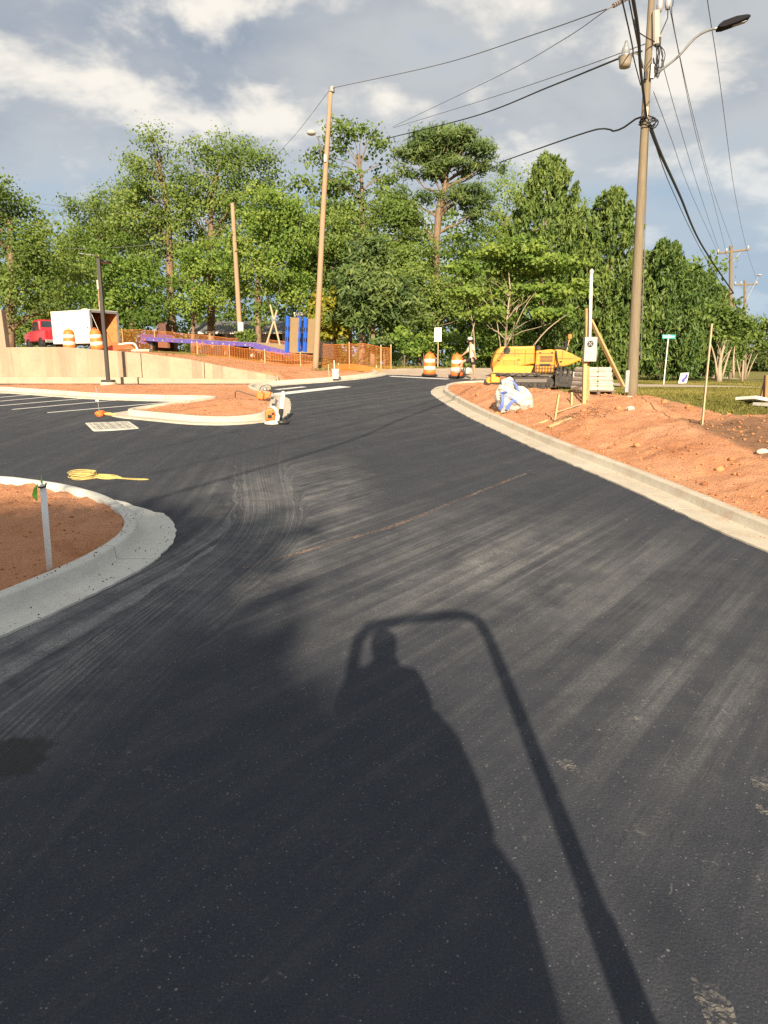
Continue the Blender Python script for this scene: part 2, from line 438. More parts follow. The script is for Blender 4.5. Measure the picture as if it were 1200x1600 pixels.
M_GRASS = mat_leaf('leaf_grass', (.11, .11, .025), (.19, .18, .045), (.30, .25, .085), .3)

# ================================================================== THE SETTING
# gutter edge of the right-hand kerb, far end first
RK = [(5.6, 28.7), (4.6, 28.9), (3.4, 28.65), (2.45, 27.95), (1.95, 26.9), (1.68, 25.3), (1.70, 23.85), (1.91, 21.75), (2.23, 19.15), (2.64, 16.7), (3.12, 14.1),
      (3.62, 11.85), (3.96, 10.1), (4.20, 8.7), (4.42, 7.7), (4.80, 6.0), (5.5, 2.5), (6.2, -2.), (7.5, -10.), (10., -26.)]
_rk = sorted([p for p in RK[3:]], key=lambda p: p[1])
RKY = np.array([p[1] for p in _rk] + [28.6, 31., 34., 200.]); RKX = np.array([p[0] for p in _rk] + [3.4, 4.2, 4.6, 4.6])
def rkx(y): return np.interp(y, RKY, RKX)

ZRY = [-60, 0, 6, 8, 12, 14, 18, 20.5, 26, 31, 35, 45, 60, 90, 160, 400]
ZRZ = [.2, .30, .50, .62, .93, 1.08, 1.28, 1.42, 1.40, 1.32, 1.28, 1.35, 1.4, 1.1, -.5, -3]
LX = [-400, -60, -16, -13.2, -11.5, -9.9, -7.9, -6.6, -5.3, -4.3, -2, 0, 3]
LZ0 = [3.4, 3.3, 2.92, 2.93, 2.82, 2.69, 2.43, 2.19, 2.0, 1.95, 2.0, 2.0, 2.0]
LZ1 = [3.6, 3.4, 3.12, 3.05, 2.95, 2.78, 2.62, 2.52, 2.5, 2.42, 2.25, 2.2, 2.15]
def ground(x, y):
    x = np.asarray(x, float); y = np.asarray(y, float)
    s = S(y)
    dk = x - rkx(y)
    zr = np.interp(y, ZRY, ZRZ) - np.clip((x - 14) * .02, 0, 1.2)
    mound = .30 * np.exp(-(((x - 3.5) / .9) ** 2 + ((y - 22.7) / 2.4) ** 2)) + .22 * np.exp(-(((x - 4.7) / 1.0) ** 2 + ((y - 19.2) / 1.1) ** 2)) \
        + .20 * np.exp(-(((x - 6.3) / .7) ** 2 + ((y - 17.6) / .8) ** 2)) + .16 * np.exp(-(((x - 4.5) / .5) ** 2 + ((y - 15.6) / .8) ** 2)) \
        - .20 * np.exp(-(((x - 7.1) / .35) ** 2 + ((y - 15.5) / 1.8) ** 2))
    t = sm((dk - .62) / 2.1)
    tf = sm((y - 29.5) / 4)
    zright = ((s + .10) * (1 - t) + zr * t) * (1 - tf) + tf * (np.minimum(s, 2.1) * (1 - sm((dk - 1) / 7)) + zr * sm((dk - 1) / 7))
    rough = np.where((dk > .6) & (y < 31), np.clip((dk - .6) * 1.3, 0, 1) * (1 - .85 * gmask(x, y)), .15)
    zright = zright + (mound + .20 * fbm(x * 1.1, y * 1.1, 5, 3) + .12 * fbm(x * 6.0, y * 6.0, 5, 9) + .05 * np.abs(fbm(x * 2.6, y * 2.6, 4, 15))) * rough
    z = np.where(dk > .52, zright, s - .10)
    yl = np.interp(x, [-60, -4.4, -3.4, -2.4, -1.1, -.2, 1.5, 3, 300], [29.45, 29.45, 29.6, 30.4, 32.0, 33.9, 35.5, 36.5, 36.5])
    wd = np.interp(x, [-4.6, -3.6, 0], [.25, 3.5, 4.0])
    zl = np.interp(x, LX, LZ0) * (1 - sm((y - 32.5) / 10.5)) + np.interp(x, LX, LZ1) * sm((y - 32.5) / 10.5)
    zl = zl + (.16 * fbm(x * .8, y * .8, 4, 21) + .06 * fbm(x * 4, y * 4, 3, 5)) * np.clip((y - yl) / .8, 0, 1)
    zl = zl * (1 - sm((x - 3) / 7)) + zr * sm((x - 3) / 7)
    tl = sm((y - yl) / wd)
    z = np.where((y > yl), z * (1 - tl) + zl * tl, z)
    far = np.clip((y - 110) / 200, 0, 1)
    return z * (1 - far) + far * (1.0 + 0 * x) - .4 * np.clip((np.abs(x) - 80) / 300, 0, 1)
def gmask(x, y):
    """where grass grows"""
    dk = x - rkx(y)
    g = sm((y - 19.2) / 3.0) * sm((dk - 3.6) / 1.4)                  # lawn by the pole
    g = np.maximum(g, sm((x - 7.3) / 1.0) * sm((y - 15.2) / 1.2))
    bare = np.exp(-(((x - 9) / 3.0) ** 2 + ((y - 13.6) / 1.6) ** 2)); g = g * (1 - bare)
    g = g * (1 - .9 * np.exp(-(((x - 5.0) / 1.6) ** 2 + ((y - 26) / 2.2) ** 2)))
    g = np.maximum(g, sm((y - 36.8) / 1.5) * sm((x + 1.5) / 2) * (1 - .35 * sm((14 - x) / 2) * 0))
    g = np.maximum(g, .80 * sm((y - 33.5) / 1.5) * sm((x + 4.2) / 1.0) * (x < 3))
    g = np.maximum(g, .62 * sm((y - 37.5) / 2.0) * sm((-5 - x) / 3) * (1 - sm((y - 47) / 4)))
    g = np.maximum(g, .35 * sm((y - 52) / 4))
    g = np.maximum(g, .55 * sm((-y - 2) / 4) * sm((-6 - x) / 3))
    return np.clip(g, 0, 1)
def gz(x, y): return float(ground(np.array([x]), np.array([y]))[0])

def spread(a, b, fine, lo, hi):
    l = [a]; st = fine
    r = []
    p = a
    while p > lo: st *= 1.22; p -= st; r.append(max(p, lo))
    st = fine; q = b; e = []
    while q < hi: st *= 1.22; q += st; e.append(min(q, hi))
    return r[::-1], e
lo_x, hi_x = spread(-22, 26, .35, -600, 600); lo_y, hi_y = spread(5.5, 60, .4, -400, 900)
xs = np.array(lo_x + list(np.arange(-22, 1.4, .35)) + list(np.arange(1.4, 10.5, .085)) + list(np.arange(10.5, 26, .35)) + hi_x)
ys = np.array(lo_y + list(np.arange(5.5, 31, .085)) + list(np.arange(31, 60, .4)) + hi_y)
xs = np.unique(xs); ys = np.unique(ys)
me, co = grid_mesh('ground', xs, ys, ground)
gx, gy = co[:, 0], co[:, 1]
fattr(me, 'grass', gmask(gx, gy))
brown = sm((gx - 5.6) / 1.2) * sm((16.4 - gy) / 2.2) * (gy > 8) + .6 * np.exp(-(((gx - 6.9) / .9) ** 2 + ((gy - 18) / 1.6) ** 2)) + .8 * sm((gy - 46) / 4) + .5 * ((gy < 2) | (gx < -20))
fattr(me, 'brown', np.clip(brown, 0, 1))
g = structure(link('ground', me, M_GROUND, smooth=True))

# ---- asphalt
ax = np.concatenate([np.arange(-34, -6, .5), np.arange(-6, 8.2, .16)]); ay = np.concatenate([np.arange(-24, 1, .5), np.arange(1, 34.7, .16)])
far_edge = lambda x: np.interp(x, [-4, -1.1, 0, 1, 2.0, 3.0, 4.2], [31, 32.2, 33.2, 33.0, 32.3, 31.5, 30.6])
me, co = grid_mesh('asphalt', ax, ay, lambda x, y: S(y) + 0 * x, keep=lambda x, y: (x < rkx(y) + .35 + 2.5 * ((y > 28.2))) & (y < far_edge(x)) & ((x > -4.6) | (y < 28.8)) & (x < 4.6 + 4 * (y < 8)))
x, y = co[:, 0], co[:, 1]
# direction the tyres dragged the dust: a bend on the left, a slant on the right
bend = np.interp(y, [0, 3, 4.6, 5.5, 6.2, 7.0, 7.75, 8.4, 9.6, 11.0, 12.2, 14.5, 18, 26], [-3.4, -3.0, -2.7, -2.45, -2.2, -1.95, -1.62, -1.48, -1.42, -1.55, -1.63, -1.72, -1.5, -.9])
_by = np.linspace(-26, 36, 1241); _bb = np.interp(_by, [0, 3, 4.6, 5.5, 6.2, 7.0, 7.75, 8.4, 9.6, 11.0, 12.2, 14.5, 18, 26], [-3.4, -3.0, -2.7, -2.45, -2.2, -1.95, -1.62, -1.48, -1.42, -1.55, -1.63, -1.72, -1.5, -.9])
for _ in range(2): _bb = np.convolve(np.pad(_bb, 14, mode='edge'), np.ones(29) / 29, 'valid')
bend = np.interp(y, _by, _bb)
lat1 = x - bend
ang = R(39); lat2 = x * math.cos(ang) - y * math.sin(ang); alo2 = x * math.sin(ang) + y * math.cos(ang)
wl = sm((-.15 - lat1 - .16 * (y - 7)) / 1.0 + .9)
st = np.zeros((len(x), 3), np.float32)
st[:, 0] = lat1 * wl + (lat2 + 30) * (1 - wl); st[:, 1] = y * wl + alo2 * (1 - wl)
va = me.attributes.new('streak', 'FLOAT_VECTOR', 'POINT'); va.data.foreach_set('vector', st.ravel())
dust = 1.0 * np.exp(-((lat1 + .15) / 1.0) ** 2) * sm((y - 2.2) / 2) * sm((14.5 - y) / 4) + .7 * np.exp(-((lat1 - .9) / .5) ** 2) * sm((y - 5) / 2) * sm((15 - y) / 5)
dust = np.maximum(dust, .95 * np.exp(-(((x - 1.4) / 2.4) ** 2 + ((y - 7.4) / 2.3) ** 2)))
dust = np.maximum(dust, .60 * np.exp(-(((x - 2.2) / 1.6) ** 2 + ((y - 4.6) / 1.8) ** 2)))
dust = np.maximum(dust, 1.0 * np.exp(-((lat1 + 1.0) / 1.0) ** 2) * sm((y - 2.2) / 1.5) * sm((7.8 - y) / 2))
dust = np.maximum(dust, .22 * sm((y - 14) / 6) + .14)
dust = dust * (1 + .55 * wl * sm((13.5 - y) / 3))
fattr(me, 'dust', np.clip(dust, 0, 1.5))
a0 = lot(380, 889); a1 = lot(822, 740)
dv = np.array([a1.x - a0.x, a1.y - a0.y]); L = np.hypot(*dv); dv /= L
al = (x - a0.x) * dv[0] + (y - a0.y) * dv[1]; pe = np.abs(-(x - a0.x) * dv[1] + (y - a0.y) * dv[0])
fattr(me, 'chalk', np.zeros(len(x)))
wp = lot(20, 1185)
fattr(me, 'wet', np.clip(1 - np.hypot((x - wp.x + .02) / .60, (y - wp.y) / .50), 0, 1))
asphalt = structure(link('asphalt', me, M_ASPH, smooth=True))
# the chalk line is its own thin film of dust, broken by wear
def mat_chalk():
    m = bpy.data.materials.new('chalk_dust'); m.use_nodes = True; t = NT(m.node_tree); b = t.n['Principled BSDF']
    P = t.new('ShaderNodeTexCoord').outputs['Object']
    t.l.new(t.mix(t.maprange(t.noise(P, 1.1, 2, .5), .45, .55, 0, 1), (.25, .22, .19), (.33, .20, .14)), b.inputs['Base Color']); b.inputs['Roughness'].default_value = .95
    t.l.new(t.math('MULTIPLY', t.maprange(t.noise(P, 26., 5, .7), .44, .58, 0, .62), t.maprange(t.noise(P, 1.6, 4, .6), .36, .52, .15, 1)), b.inputs['Alpha'])
    return m
M_CHALK = mat_chalk()
def strip_on_lot(name, pts, wid, mat, parent=None, lift=.004, seg=.3):
    pts = [Vector((p[0], p[1])) for p in pts]; P = []
    for a, b in zip(pts[:-1], pts[1:]):
        n = max(1, int((b - a).length / seg)); P += [a.lerp(b, i / n) for i in range(n)]
    P.append(pts[-1]); vs = []; m = MB()
    for i, p in enumerate(P):
        d = (P[min(i + 1, len(P) - 1)] - P[max(i - 1, 0)]).normalized(); n = Vector((-d.y, d.x)) * wid / 2
        for q in (p + n, p - n): vs.append((q.x, q.y, float(S(q.y)) + lift))
    m.add(vs, [(2 * i, 2 * i + 1, 2 * i + 3, 2 * i + 2) for i in range(len(P) - 1)])
    return m.build(name, mat, parent)
strip_on_lot('chalk_line', [(a0.x, a0.y), (.1, 8.75), (a1.x, a1.y)], .075, M_CHALK, asphalt)

# ---- painted stall lines and stop bars
for (u0, v0, u1, v1) in [(-40, 619, 34, 613), (0, 621, 70, 615), (0, 627, 112, 617), (0, 634, 152, 621), (19, 640, 220, 622), (74, 645, 284, 627)]:
    p, q = lot(u0, v0), lot(u1, v1)
    strip_on_lot('painted_line', [(p.x, p.y), (q.x, q.y)], .11, M_PAINT, asphalt)
p, q = lot(450, 614.5), lot(540, 604); strip_on_lot('stop_bar', [(p.x - .5, p.y - .5), (q.x, q.y)], .62, M_PAINT, asphalt)
p, q = lot(432, 609), lot(476, 604.5); strip_on_lot('stop_bar', [(p.x, p.y), (q.x, q.y)], .30, M_PAINT, asphalt)
p, q = lot(610, 588), lot(690, 592.5); strip_on_lot('stop_bar', [(p.x, p.y), (q.x + .3, q.y)], .35, M_PAINT, asphalt)

# ---- kerbs with gutters
def smooth_line(pts, step=.10):
    """Catmull-Rom, resampled"""
    P = [Vector(p) for p in pts]; P = [P[0] * 2 - P[1]] + P + [P[-1] * 2 - P[-2]]
    out = []
    for i in range(1, len(P) - 2):
        p0, p1, p2, p3 = P[i - 1:i + 3]; n = max(2, int((p2 - p1).length / step))
        for k in range(n):
            t = k / n
            out.append(.5 * ((2 * p1) + (p2 - p0) * t + (2 * p0 - 5 * p1 + 4 * p2 - p3) * t * t + (3 * p1 - p0 - 3 * p2 + p3) * t ** 3))
    out.append(P[-2]); return out
PROF = [(.46, -.16), (.46, .016), (.30, .013), (.10, .007), (.034, .007), (.020, .011), (.012, .022), (.002, .128), (-.004, .142), (-.018, .151), (-.034, .154), (-.138, .156), (-.150, .146), (-.152, -.25)]
def kerb(name, label, face, joint=3.0, drop=None, prof=PROF, mat=None):
    """face: line of the kerb face; the gutter lies on its right-hand side"""
    root = bpy.data.objects.new(name, None); COL.objects.link(root); structure(root); root['label'] = label
    P = smooth_line(face); N = []
    for i in range(len(P)):
        d = (P[min(i + 1, len(P) - 1)] - P[max(i - 1, 0)]).normalized(); N.append(Vector((d.y, -d.x)))
    acc = 0; start = 0
    for i in range(1, len(P)):
        acc += (P[i] - P[i - 1]).length
        if acc >= joint or i == len(P) - 1:
            m = MB(); np_ = len(prof)
            for k in range(start, i + 1):
                p = P[k].copy()
                if k == start and start: p = P[k].lerp(P[k + 1], .06)
                if k == i and i < len(P) - 1: p = P[k].lerp(P[k - 1], .05)
                sc = 1.0 if drop is None else drop(p)
                for o_, z in prof:
                    if o_ > .4: o_ = o_ + .030 * (float(vn(p.x * 9, p.y * 9, 6)) - .5) + .012 * random.uniform(-1, 1)
                    q = p + N[k] * o_; wob = .004 * (vn(q.x * 3, q.y * 3, 4) - .5)
                    m.v.append((q.x, q.y, float(S(p.y)) + (z * sc if z > .04 else z) + wob))
            n = i - start + 1
            m.f += [(k * np_ + j, k * np_ + j + 1, (k + 1) * np_ + j + 1, (k + 1) * np_ + j) for k in range(n - 1) for j in range(np_ - 1)]
            m.f += [tuple(range(np_ - 1, -1, -1)), tuple(range((n - 1) * np_, n * np_))]
            ks = m.build('kerb_section', mat or M_KERB, root); ks.data.shade_smooth(); ks.data.set_sharp_from_angle(angle=R(50))
            acc = 0; start = i
    return P
def face_of(outer, off=.46):
    P = smooth_line(outer); out = []
    for i in range(0, len(P), 4):
        d = (P[min(i + 1, len(P) - 1)] - P[max(i - 1, 0)]).normalized(); out.append(P[i] + Vector((-d.y, d.x)) * off)
    return out
kerb('kerb_right', 'long pale concrete kerb and gutter between asphalt and red dirt on the right', face_of(RK))
PLANT = [(-14., -3.5), (-9.5, -1.0), (-6.6, 1.3), (-4.75, 3.6), (-4.1, 4.75), (-3.6, 5.70), (-3.28, 6.5), (-3.06, 7.2), (-2.99, 7.9), (-3.08, 8.45), (-3.27, 8.85), (-3.6, 9.35), (-4.15, 9.95),
         (-4.9, 10.5), (-5.6, 10.85), (-6.4, 11.1), (-9., 11.5), (-14, 12.)]
kerb('kerb_near_planter', 'rounded concrete kerb and gutter around the near planter bed', PLANT, joint=4.0, mat=M_KERBN)
ISLE = [(-30., 31.5), (-20., 28.2), (-16., 26.55), (-13.9, 25.7), (-12.1, 24.85), (-9.6, 23.62), (-7.5, 23.05), (-6.0, 22.85), (-5.55, 22.6), (-5.75, 22.0), (-6.4, 21.0), (-7.0, 20.0), (-7.12, 19.5), (-6.85, 19.15),
        (-5.95, 18.65), (-4.85, 18.05), (-4.1, 17.9), (-3.6, 18.1), (-3.22, 18.6), (-3.12, 19.4), (-3.2, 20.5), (-3.55, 22.9), (-4.1, 24.4), (-4.75, 25.7), (-4.95, 26.8), (-4.6, 27.75),
        (-4.1, 28.4), (-3.4, 28.95), (-2.4, 29.8), (-1.1, 31.4), (-.35, 33.0), (-.45, 34.4)]
kerb('kerb_parking_island', 'pale concrete kerb around the parking island and along the driveway', ISLE, joint=3.0)

# ---- dirt inside the kerbs
def dirt_fill(name, poly, res, lift, amp, zfun=None, seed=0):
    xs_ = np.arange(min(p[0] for p in poly), max(p[0] for p in poly), res); ys_ = np.arange(min(p[1] for p in poly), max(p[1] for p in poly), res)
    zf = zfun or (lambda x, y: S(y) + lift)
    me, co = grid_mesh(name, xs_, ys_, lambda x, y: zf(x, y) + amp * (fbm(x * 2.2, y * 2.2, 5, seed) + .5 * fbm(x * 9, y * 9, 3, seed + 4)), keep=lambda x, y: inpoly(x, y, poly))
    fattr(me, 'grass', np.zeros(len(co))); fattr(me, 'brown', np.full(len(co), .28 if name == 'planter_soil' else .0))
    return structure(link(name, me, M_GROUND, smooth=True))
def inset(pts, d):
    P = smooth_line(pts); out = []
    for i in range(0, len(P), 3):
        t = (P[min(i + 1, len(P) - 1)] - P[max(i - 1, 0)]).normalized(); q = P[i] + Vector((-t.y, t.x)) * d; out.append((q.x, q.y))
    return out
planter_poly = inset(PLANT, .06)
dirt_fill('planter_soil', planter_poly, .05, .10, .13, seed=31)
isle_poly = inset([p for p in ISLE], .06) + [(-.6, 34.6), (-1.5, 32.8), (-3.3, 30.1), (-4.5, 29.3), (-30, 33)]
def zisle(x, y):
    k = sm((y - 26.6) / 2.6) * sm((-3.9 - x) / 1.2)
    return S(y) + .10 - .14 * k + .20 * np.exp(-(((x + 4.4) / .9) ** 2 + ((y - 20.3) / 1.1) ** 2))
dirt_fill('island_soil', isle_poly, .09, .10, .07, zfun=zisle, seed=51)

# ---- retaining wall with its footing
WX = [-30, -20, -15.8, -13.2, -11.5, -9.9, -7.9, -6.6, -5.27, -4.35]
WT = [2.98, 2.98, 2.98, 3.0, 2.875, 2.75, 2.49, 2.22, 1.98, 1.80]
root = bpy.data.objects.new('retaining_wall', None); COL.objects.link(root)
tag(root, 'long stained concrete retaining wall sloping down behind the parking bays', 'wall')
def wall_seg(x0, x1, name, y0, y1, zb, zt, mat):
    n = max(2, int((x1 - x0) / .25)); m = MB()
    for i in range(n + 1):
        x_ = x0 + (x1 - x0) * i / n
        b, t = zb(x_), zt(x_)
        m.v += [(x_, y0, b), (x_, y0, t), (x_, y1, t), (x_, y1, b)]
    m.f += [(4 * i + j, 4 * i + (j + 1) % 4, 4 * (i + 1) + (j + 1) % 4, 4 * (i + 1) + j) for i in range(n) for j in range(4)]
    m.f += [(3, 2, 1, 0), tuple(4 * n + j for j in range(4))]
    m.build(name, mat, root, bevel=.012)
wt_ = lambda x: float(np.interp(x, WX, WT)); wb_ = lambda x: 1.2
cuts = [-30, -23.2, -16.4, -9.98, -7.4, -4.35]
for a, b in zip(cuts[:-1], cuts[1:]): wall_seg(a + .012, b - .012, 'wall_panel', 29.2, 29.46, wb_, wt_, M_WALL)
ft = lambda x: 1.79 if x < -10.05 else float(np.interp(x, [-10.05, -4.35], [1.765, 1.70]))
for a, b in zip([-30, -20, -10.03], [-20, -10.05, -4.4]): wall_seg(a + .01, b - .02, 'footing', 28.86, 29.19, wb_, lambda x: ft(a + .1) if a < -10.1 else ft(x), M_FOOT)
# concrete pier at the wall's left end
t_ = thing('concrete_pier', 'bare concrete pier on the left end of the retaining wall', 'pier', (-16.08, 29.9, 2.95))
MB().prism([(-.55, -.3), (.34, -.3), (.30, 1.55), (-.55, 1.62)], -.18, .18).build('shaft', M_WALL, t_, bevel=.02)
MB().box((-.10, 0, -.22), (1.1, .5, .2)).build('base', M_KERB, t_, bevel=.02)

# ---- public road beyond the lawn, and the driveway apron
def ribbon(name, pts, wid, mat, lift=.03, step=.8, camber=0):
    P = smooth_line(pts, step); m = MB(); K = 7
    for i, p in enumerate(P):
        d = (P[min(i + 1, len(P) - 1)] - P[max(i - 1, 0)]).normalized(); n = Vector((-d.y, d.x))
        zc = gz(p.x, p.y)
        for k in range(K):
            q = p + n * (wid * (k / (K - 1) - .5)); m.v.append((q.x, q.y, max(zc, gz(q.x, q.y)) + lift))
    m.f = [(i * K + k, i * K + k + 1, (i + 1) * K + k + 1, (i + 1) * K + k) for i in range(len(P) - 1) for k in range(K - 1)]
    return structure(m.build(name, mat))
ribbon('road', [(5.5, 34.6), (10.5, 32.8), (15.5, 31.6), (20, 32.5), (24, 37), (30, 48), (38, 64), (52, 95), (75, 150), (100, 230)], 5.2, M_ROADC)
me, co = grid_mesh('driveway_apron', np.arange(-.6, 6.4, .25), np.arange(29.5, 36.6, .25), lambda x, y: S(y) - .004 + .03 * sm((y - 33.5) / 1.5) + .10 * sm((y - 35) / 1.5),
                   keep=lambda x, y: (y > far_edge(x) - .4) & (y < 36.2 + .1 * x) & (x > -.2 - .2 * (y - 33)))
structure(link('driveway_apron', me, M_ROADC))

# ================================================================== TREES
def leaf_mesh(name, cent, size, up=.4, elong=1.0, tint=None, vert=0.0, fold=.25, outw=None):
    """many small folded leaves; cent (n,3)"""
    n = len(cent)
    nrm = rng.normal(size=(n, 3)) * .8; nrm[:, 2] += up * .8; nrm[:, 1] -= .55
    if outw is not None: nrm += outw * .8
    nrm /= np.linalg.norm(nrm, axis=1)[:, None] + 1e-9
    a = rng.normal(size=(n, 3)); a[:, 2] += vert * 3; a -= nrm * (a * nrm).sum(1)[:, None]; a /= np.linalg.norm(a, axis=1)[:, None] + 1e-9
    b = np.cross(nrm, a)
    s = size * rng.uniform(.55, 1.35, n)[:, None]
    l = s * elong
    p0 = cent - a * l * .5; p2 = cent + a * l * .5
    p1 = cent + b * s * .42 + nrm * s * fold * .5 + a * l * .05; p3 = cent - b * s * .42 + nrm * s * fold * .5 + a * l * .05
    co = np.stack([p0, p1, p2, p3], 1).reshape(-1, 3)
    q = np.arange(4 * n).reshape(-1, 4)
    me = quads(name, co, q)
    if tint is None: tint = rng.uniform(0, 1, n)
    fattr(me, 'tint', np.repeat(np.clip(tint, 0, 1), 4))
    return me
def blob_leaves(C, rad, clump_r, per, fill=.6, flat=1.0):
    """clump centres spread through an ellipsoid, denser near its skin; returns leaf centres, tints, clump centres"""
    vol = rad[0] * rad[1] * rad[2]
    k = max(5, int(5.6 * fill * vol / clump_r ** 3))
    d = rng.normal(size=(k, 3)); d /= np.linalg.norm(d, axis=1)[:, None]
    r = rng.uniform(.25, 1.0, k) ** .55
    cc = np.array(C) + d * r[:, None] * np.array(rad)
    cr = clump_r * rng.uniform(.55, 1.25, k)
    m = np.maximum(8, (per * (cr / clump_r) ** 2).astype(int))
    idx = np.repeat(np.arange(k), m)
    off = rng.normal(size=(len(idx), 3)) * .46
    off[:, 2] *= .62 * flat
    pos = cc[idx] + off * cr[idx][:, None]
    ct = rng.uniform(.18, .82, k)
    tint = ct[idx] + rng.normal(size=len(idx)) * .16 + .10 * off[:, 2]
    return pos, tint, cc
def tree(name, label, Y, trunk, r0, blobs, leaf=.15, mat=None, clump=.9, per=150, cat='tree', group='trees behind the building site', tm=None, fill=.6, flat=1.0,
         limbs=10, elong=1.2, up=.4, stems=(), depth=1.0, vert=0.0, r1=.35):
    mat = mat or M_LEAF; tm = tm or M_BARK
    T = [at(u, v, Y) for u, v in trunk]
    gzb = gz(T[0].x, T[0].y); T[0].z = gzb - .05
    root = thing(name, label, cat, (T[0].x, T[0].y, gzb), 0, group); base = Vector(root.location); hue = random.uniform(-.16, .16)
    loc = [p - base for p in T]
    # tapered trunk with a flare
    P = smooth3(loc, .5); n = len(P)
    rr = [r0 * (1 - (1 - r1) * i / (n - 1)) * (1.35 if i == 0 else 1.12 if i == 1 else 1.0) for i in range(n)]
    mb = MB().tube(P, rr, 9)
    A_pos, A_t, A_o, cc_all = [], [], [], []
    for (u, v, ru, rv) in blobs:
        c = at(u, v, Y + random.uniform(-.6, .6) * px(ru, Y) * .7) - base
        rad = (px(ru, Y), px((ru * .65 + rv * .35), Y) * depth, px(rv, Y))
        p_, t_, cc = blob_leaves(c, rad, clump, per, fill, flat)
        A_pos.append(p_); A_t.append(t_ + hue); cc_all.append(cc); oo = (p_ - np.array(c)) / np.array(rad); A_o.append(oo / (np.linalg.norm(oo, axis=1)[:, None] + 1e-6))
    cc = np.concatenate(cc_all)
    for k in rng.choice(len(cc), min(limbs, len(cc)), replace=False):
        e = Vector(cc[k]); i = min(range(n), key=lambda i_: (P[i_] - e).length + (0 if P[i_].z < e.z else 4)); st_ = P[max(0, i - 2)]
        mid = st_.lerp(e, .5) + Vector((random.uniform(-.3, .3), random.uniform(-.3, .3), random.uniform(-.1, .5)))
        mb.tube([st_, st_.lerp(mid, .5) + Vector((0, 0, .12)), mid, e], [rr[i] * .45, rr[i] * .36, rr[i] * .25, .02], 5, cap=False)
    mb.build('trunk', tm, root, smooth=True)
    for s_ in stems:
        q = [at(u, v, Y + dy) - base for u, v, dy in s_[1]]
        MB().tube(smooth3(q, .35), [s_[0] * (1 - .7 * i / max(1, len(smooth3(q, .35)) - 1)) for i in range(len(smooth3(q, .35)))], 6).build('stem', tm, root, smooth=True)
    link('crown', leaf_mesh('crown', np.concatenate(A_pos), leaf, up, elong, np.concatenate(A_t), vert, outw=np.concatenate(A_o)), mat, root)
    return root
def smooth3(pts, step):
    P = [Vector(p) for p in pts]
    if len(P) == 2:
        n = max(2, int((P[1] - P[0]).length / step)); return [P[0].lerp(P[1], i / n) for i in range(n + 1)]
    P = [P[0] * 2 - P[1]] + P + [P[-1] * 2 - P[-2]]; out = []
    for i in range(1, len(P) - 2):
        p0, p1, p2, p3 = P[i - 1:i + 3]; n = max(2, int((p2 - p1).length / step))
        for k in range(n):
            t = k / n; out.append(.5 * ((2 * p1) + (p2 - p0) * t + (2 * p0 - 5 * p1 + 4 * p2 - p3) * t * t + (3 * p1 - p0 - 3 * p2 + p3) * t ** 3))
    out.append(P[-2]); return out
def cypress(label, Y, u, vtop, hw, n=15000, mat=None, vb=592, power=.62):
    hw *= 1.12
    """dense conical evergreen, sprays pointing up and out"""
    T = at(u, vtop, Y); zb = gz(T.x, Y); root = thing('cypress_tree', label, 'tree', (T.x, Y, zb), 0, 'evergreens along the lawn')
    Hh = T.z - zb; rw = px(hw, Y)
    n = int(n * 1.45); k = int(n / 42)
    h = rng.uniform(0, 1, k) ** 1.15; az = rng.uniform(0, 2 * math.pi, k)
    lob = 1 + .16 * np.sin(az * 5 + h * 9 + u) + .10 * np.sin(az * 11 - h * 17) + .5 * (vn(az * 2.2 + u, h * 7, 3) - .5) + .25 * (vn(az * 5 + u, h * 18, 5) - .5)
    R_ = rw * np.minimum(1.0, 1.12 * (1 - h) ** power) * np.clip(.72 + h * 1.6, 0, 1) * lob
    rr = R_ * rng.uniform(.70, 1.05, k)
    cc = np.stack([np.cos(az) * rr, np.sin(az) * rr, .25 + h * (Hh - .3)], 1)
    idx = np.repeat(np.arange(k), 42)
    tt = rng.uniform(0, 1, len(idx))
    out = np.stack([np.cos(az), np.sin(az), 1.5 + 0 * az], 1); ln = .55 + .75 * (1 - h)
    pos = cc[idx] + out[idx] * (tt * ln[idx])[:, None] * .55 + rng.normal(size=(len(idx), 3)) * (.20 * (1.15 - tt))[:, None] * (.5 + .6 * (1 - h[idx]))[:, None]
    tint = rng.uniform(.2, .75, k)[idx] + rng.normal(size=len(idx)) * .13 + .12 * tt + random.uniform(-.16, .16)
    link('crown', leaf_mesh('crown', pos, .13, .1, 3.0, tint, .8), mat or M_CYP, root)
    MB().tube([(0, 0, -.1), (0, 0, Hh * .5), (0, 0, Hh * .97)], [.22, .14, .02], 7).build('trunk', M_BARK, root)
    return root

tree('oak_tree', 'leafy oak at the far left edge, above the red pickup', 46, [(12, 535), (18, 450), (15, 340)], .36,
     [(8, 305, 52, 40), (48, 352, 32, 42), (-40, 340, 50, 60), (10, 400, 60, 48), (72, 430, 32, 36), (-30, 450, 45, 50), (40, 465, 45, 36), (85, 478, 25, 24)], clump=1.05, limbs=16)
tree('young_tree', 'thin young tree behind the red pickup', 60, [(92, 530), (97, 470), (93, 400)], .16,
     [(95, 400, 26, 35), (112, 440, 28, 34), (80, 455, 24, 40), (110, 500, 32, 26), (60, 505, 34, 28)], clump=.85, fill=.42, mat=M_LEAF, limbs=12)
tree('broad_tree', 'broad leafy tree left of the tall oaks, behind the white trailer', 58, [(160, 540), (158, 440), (155, 340)], .3,
     [(152, 318, 38, 26), (128, 350, 24, 34), (188, 340, 40, 42), (150, 372, 42, 38), (190, 400, 40, 40), (140, 430, 40, 40)], clump=1.1, limbs=14)
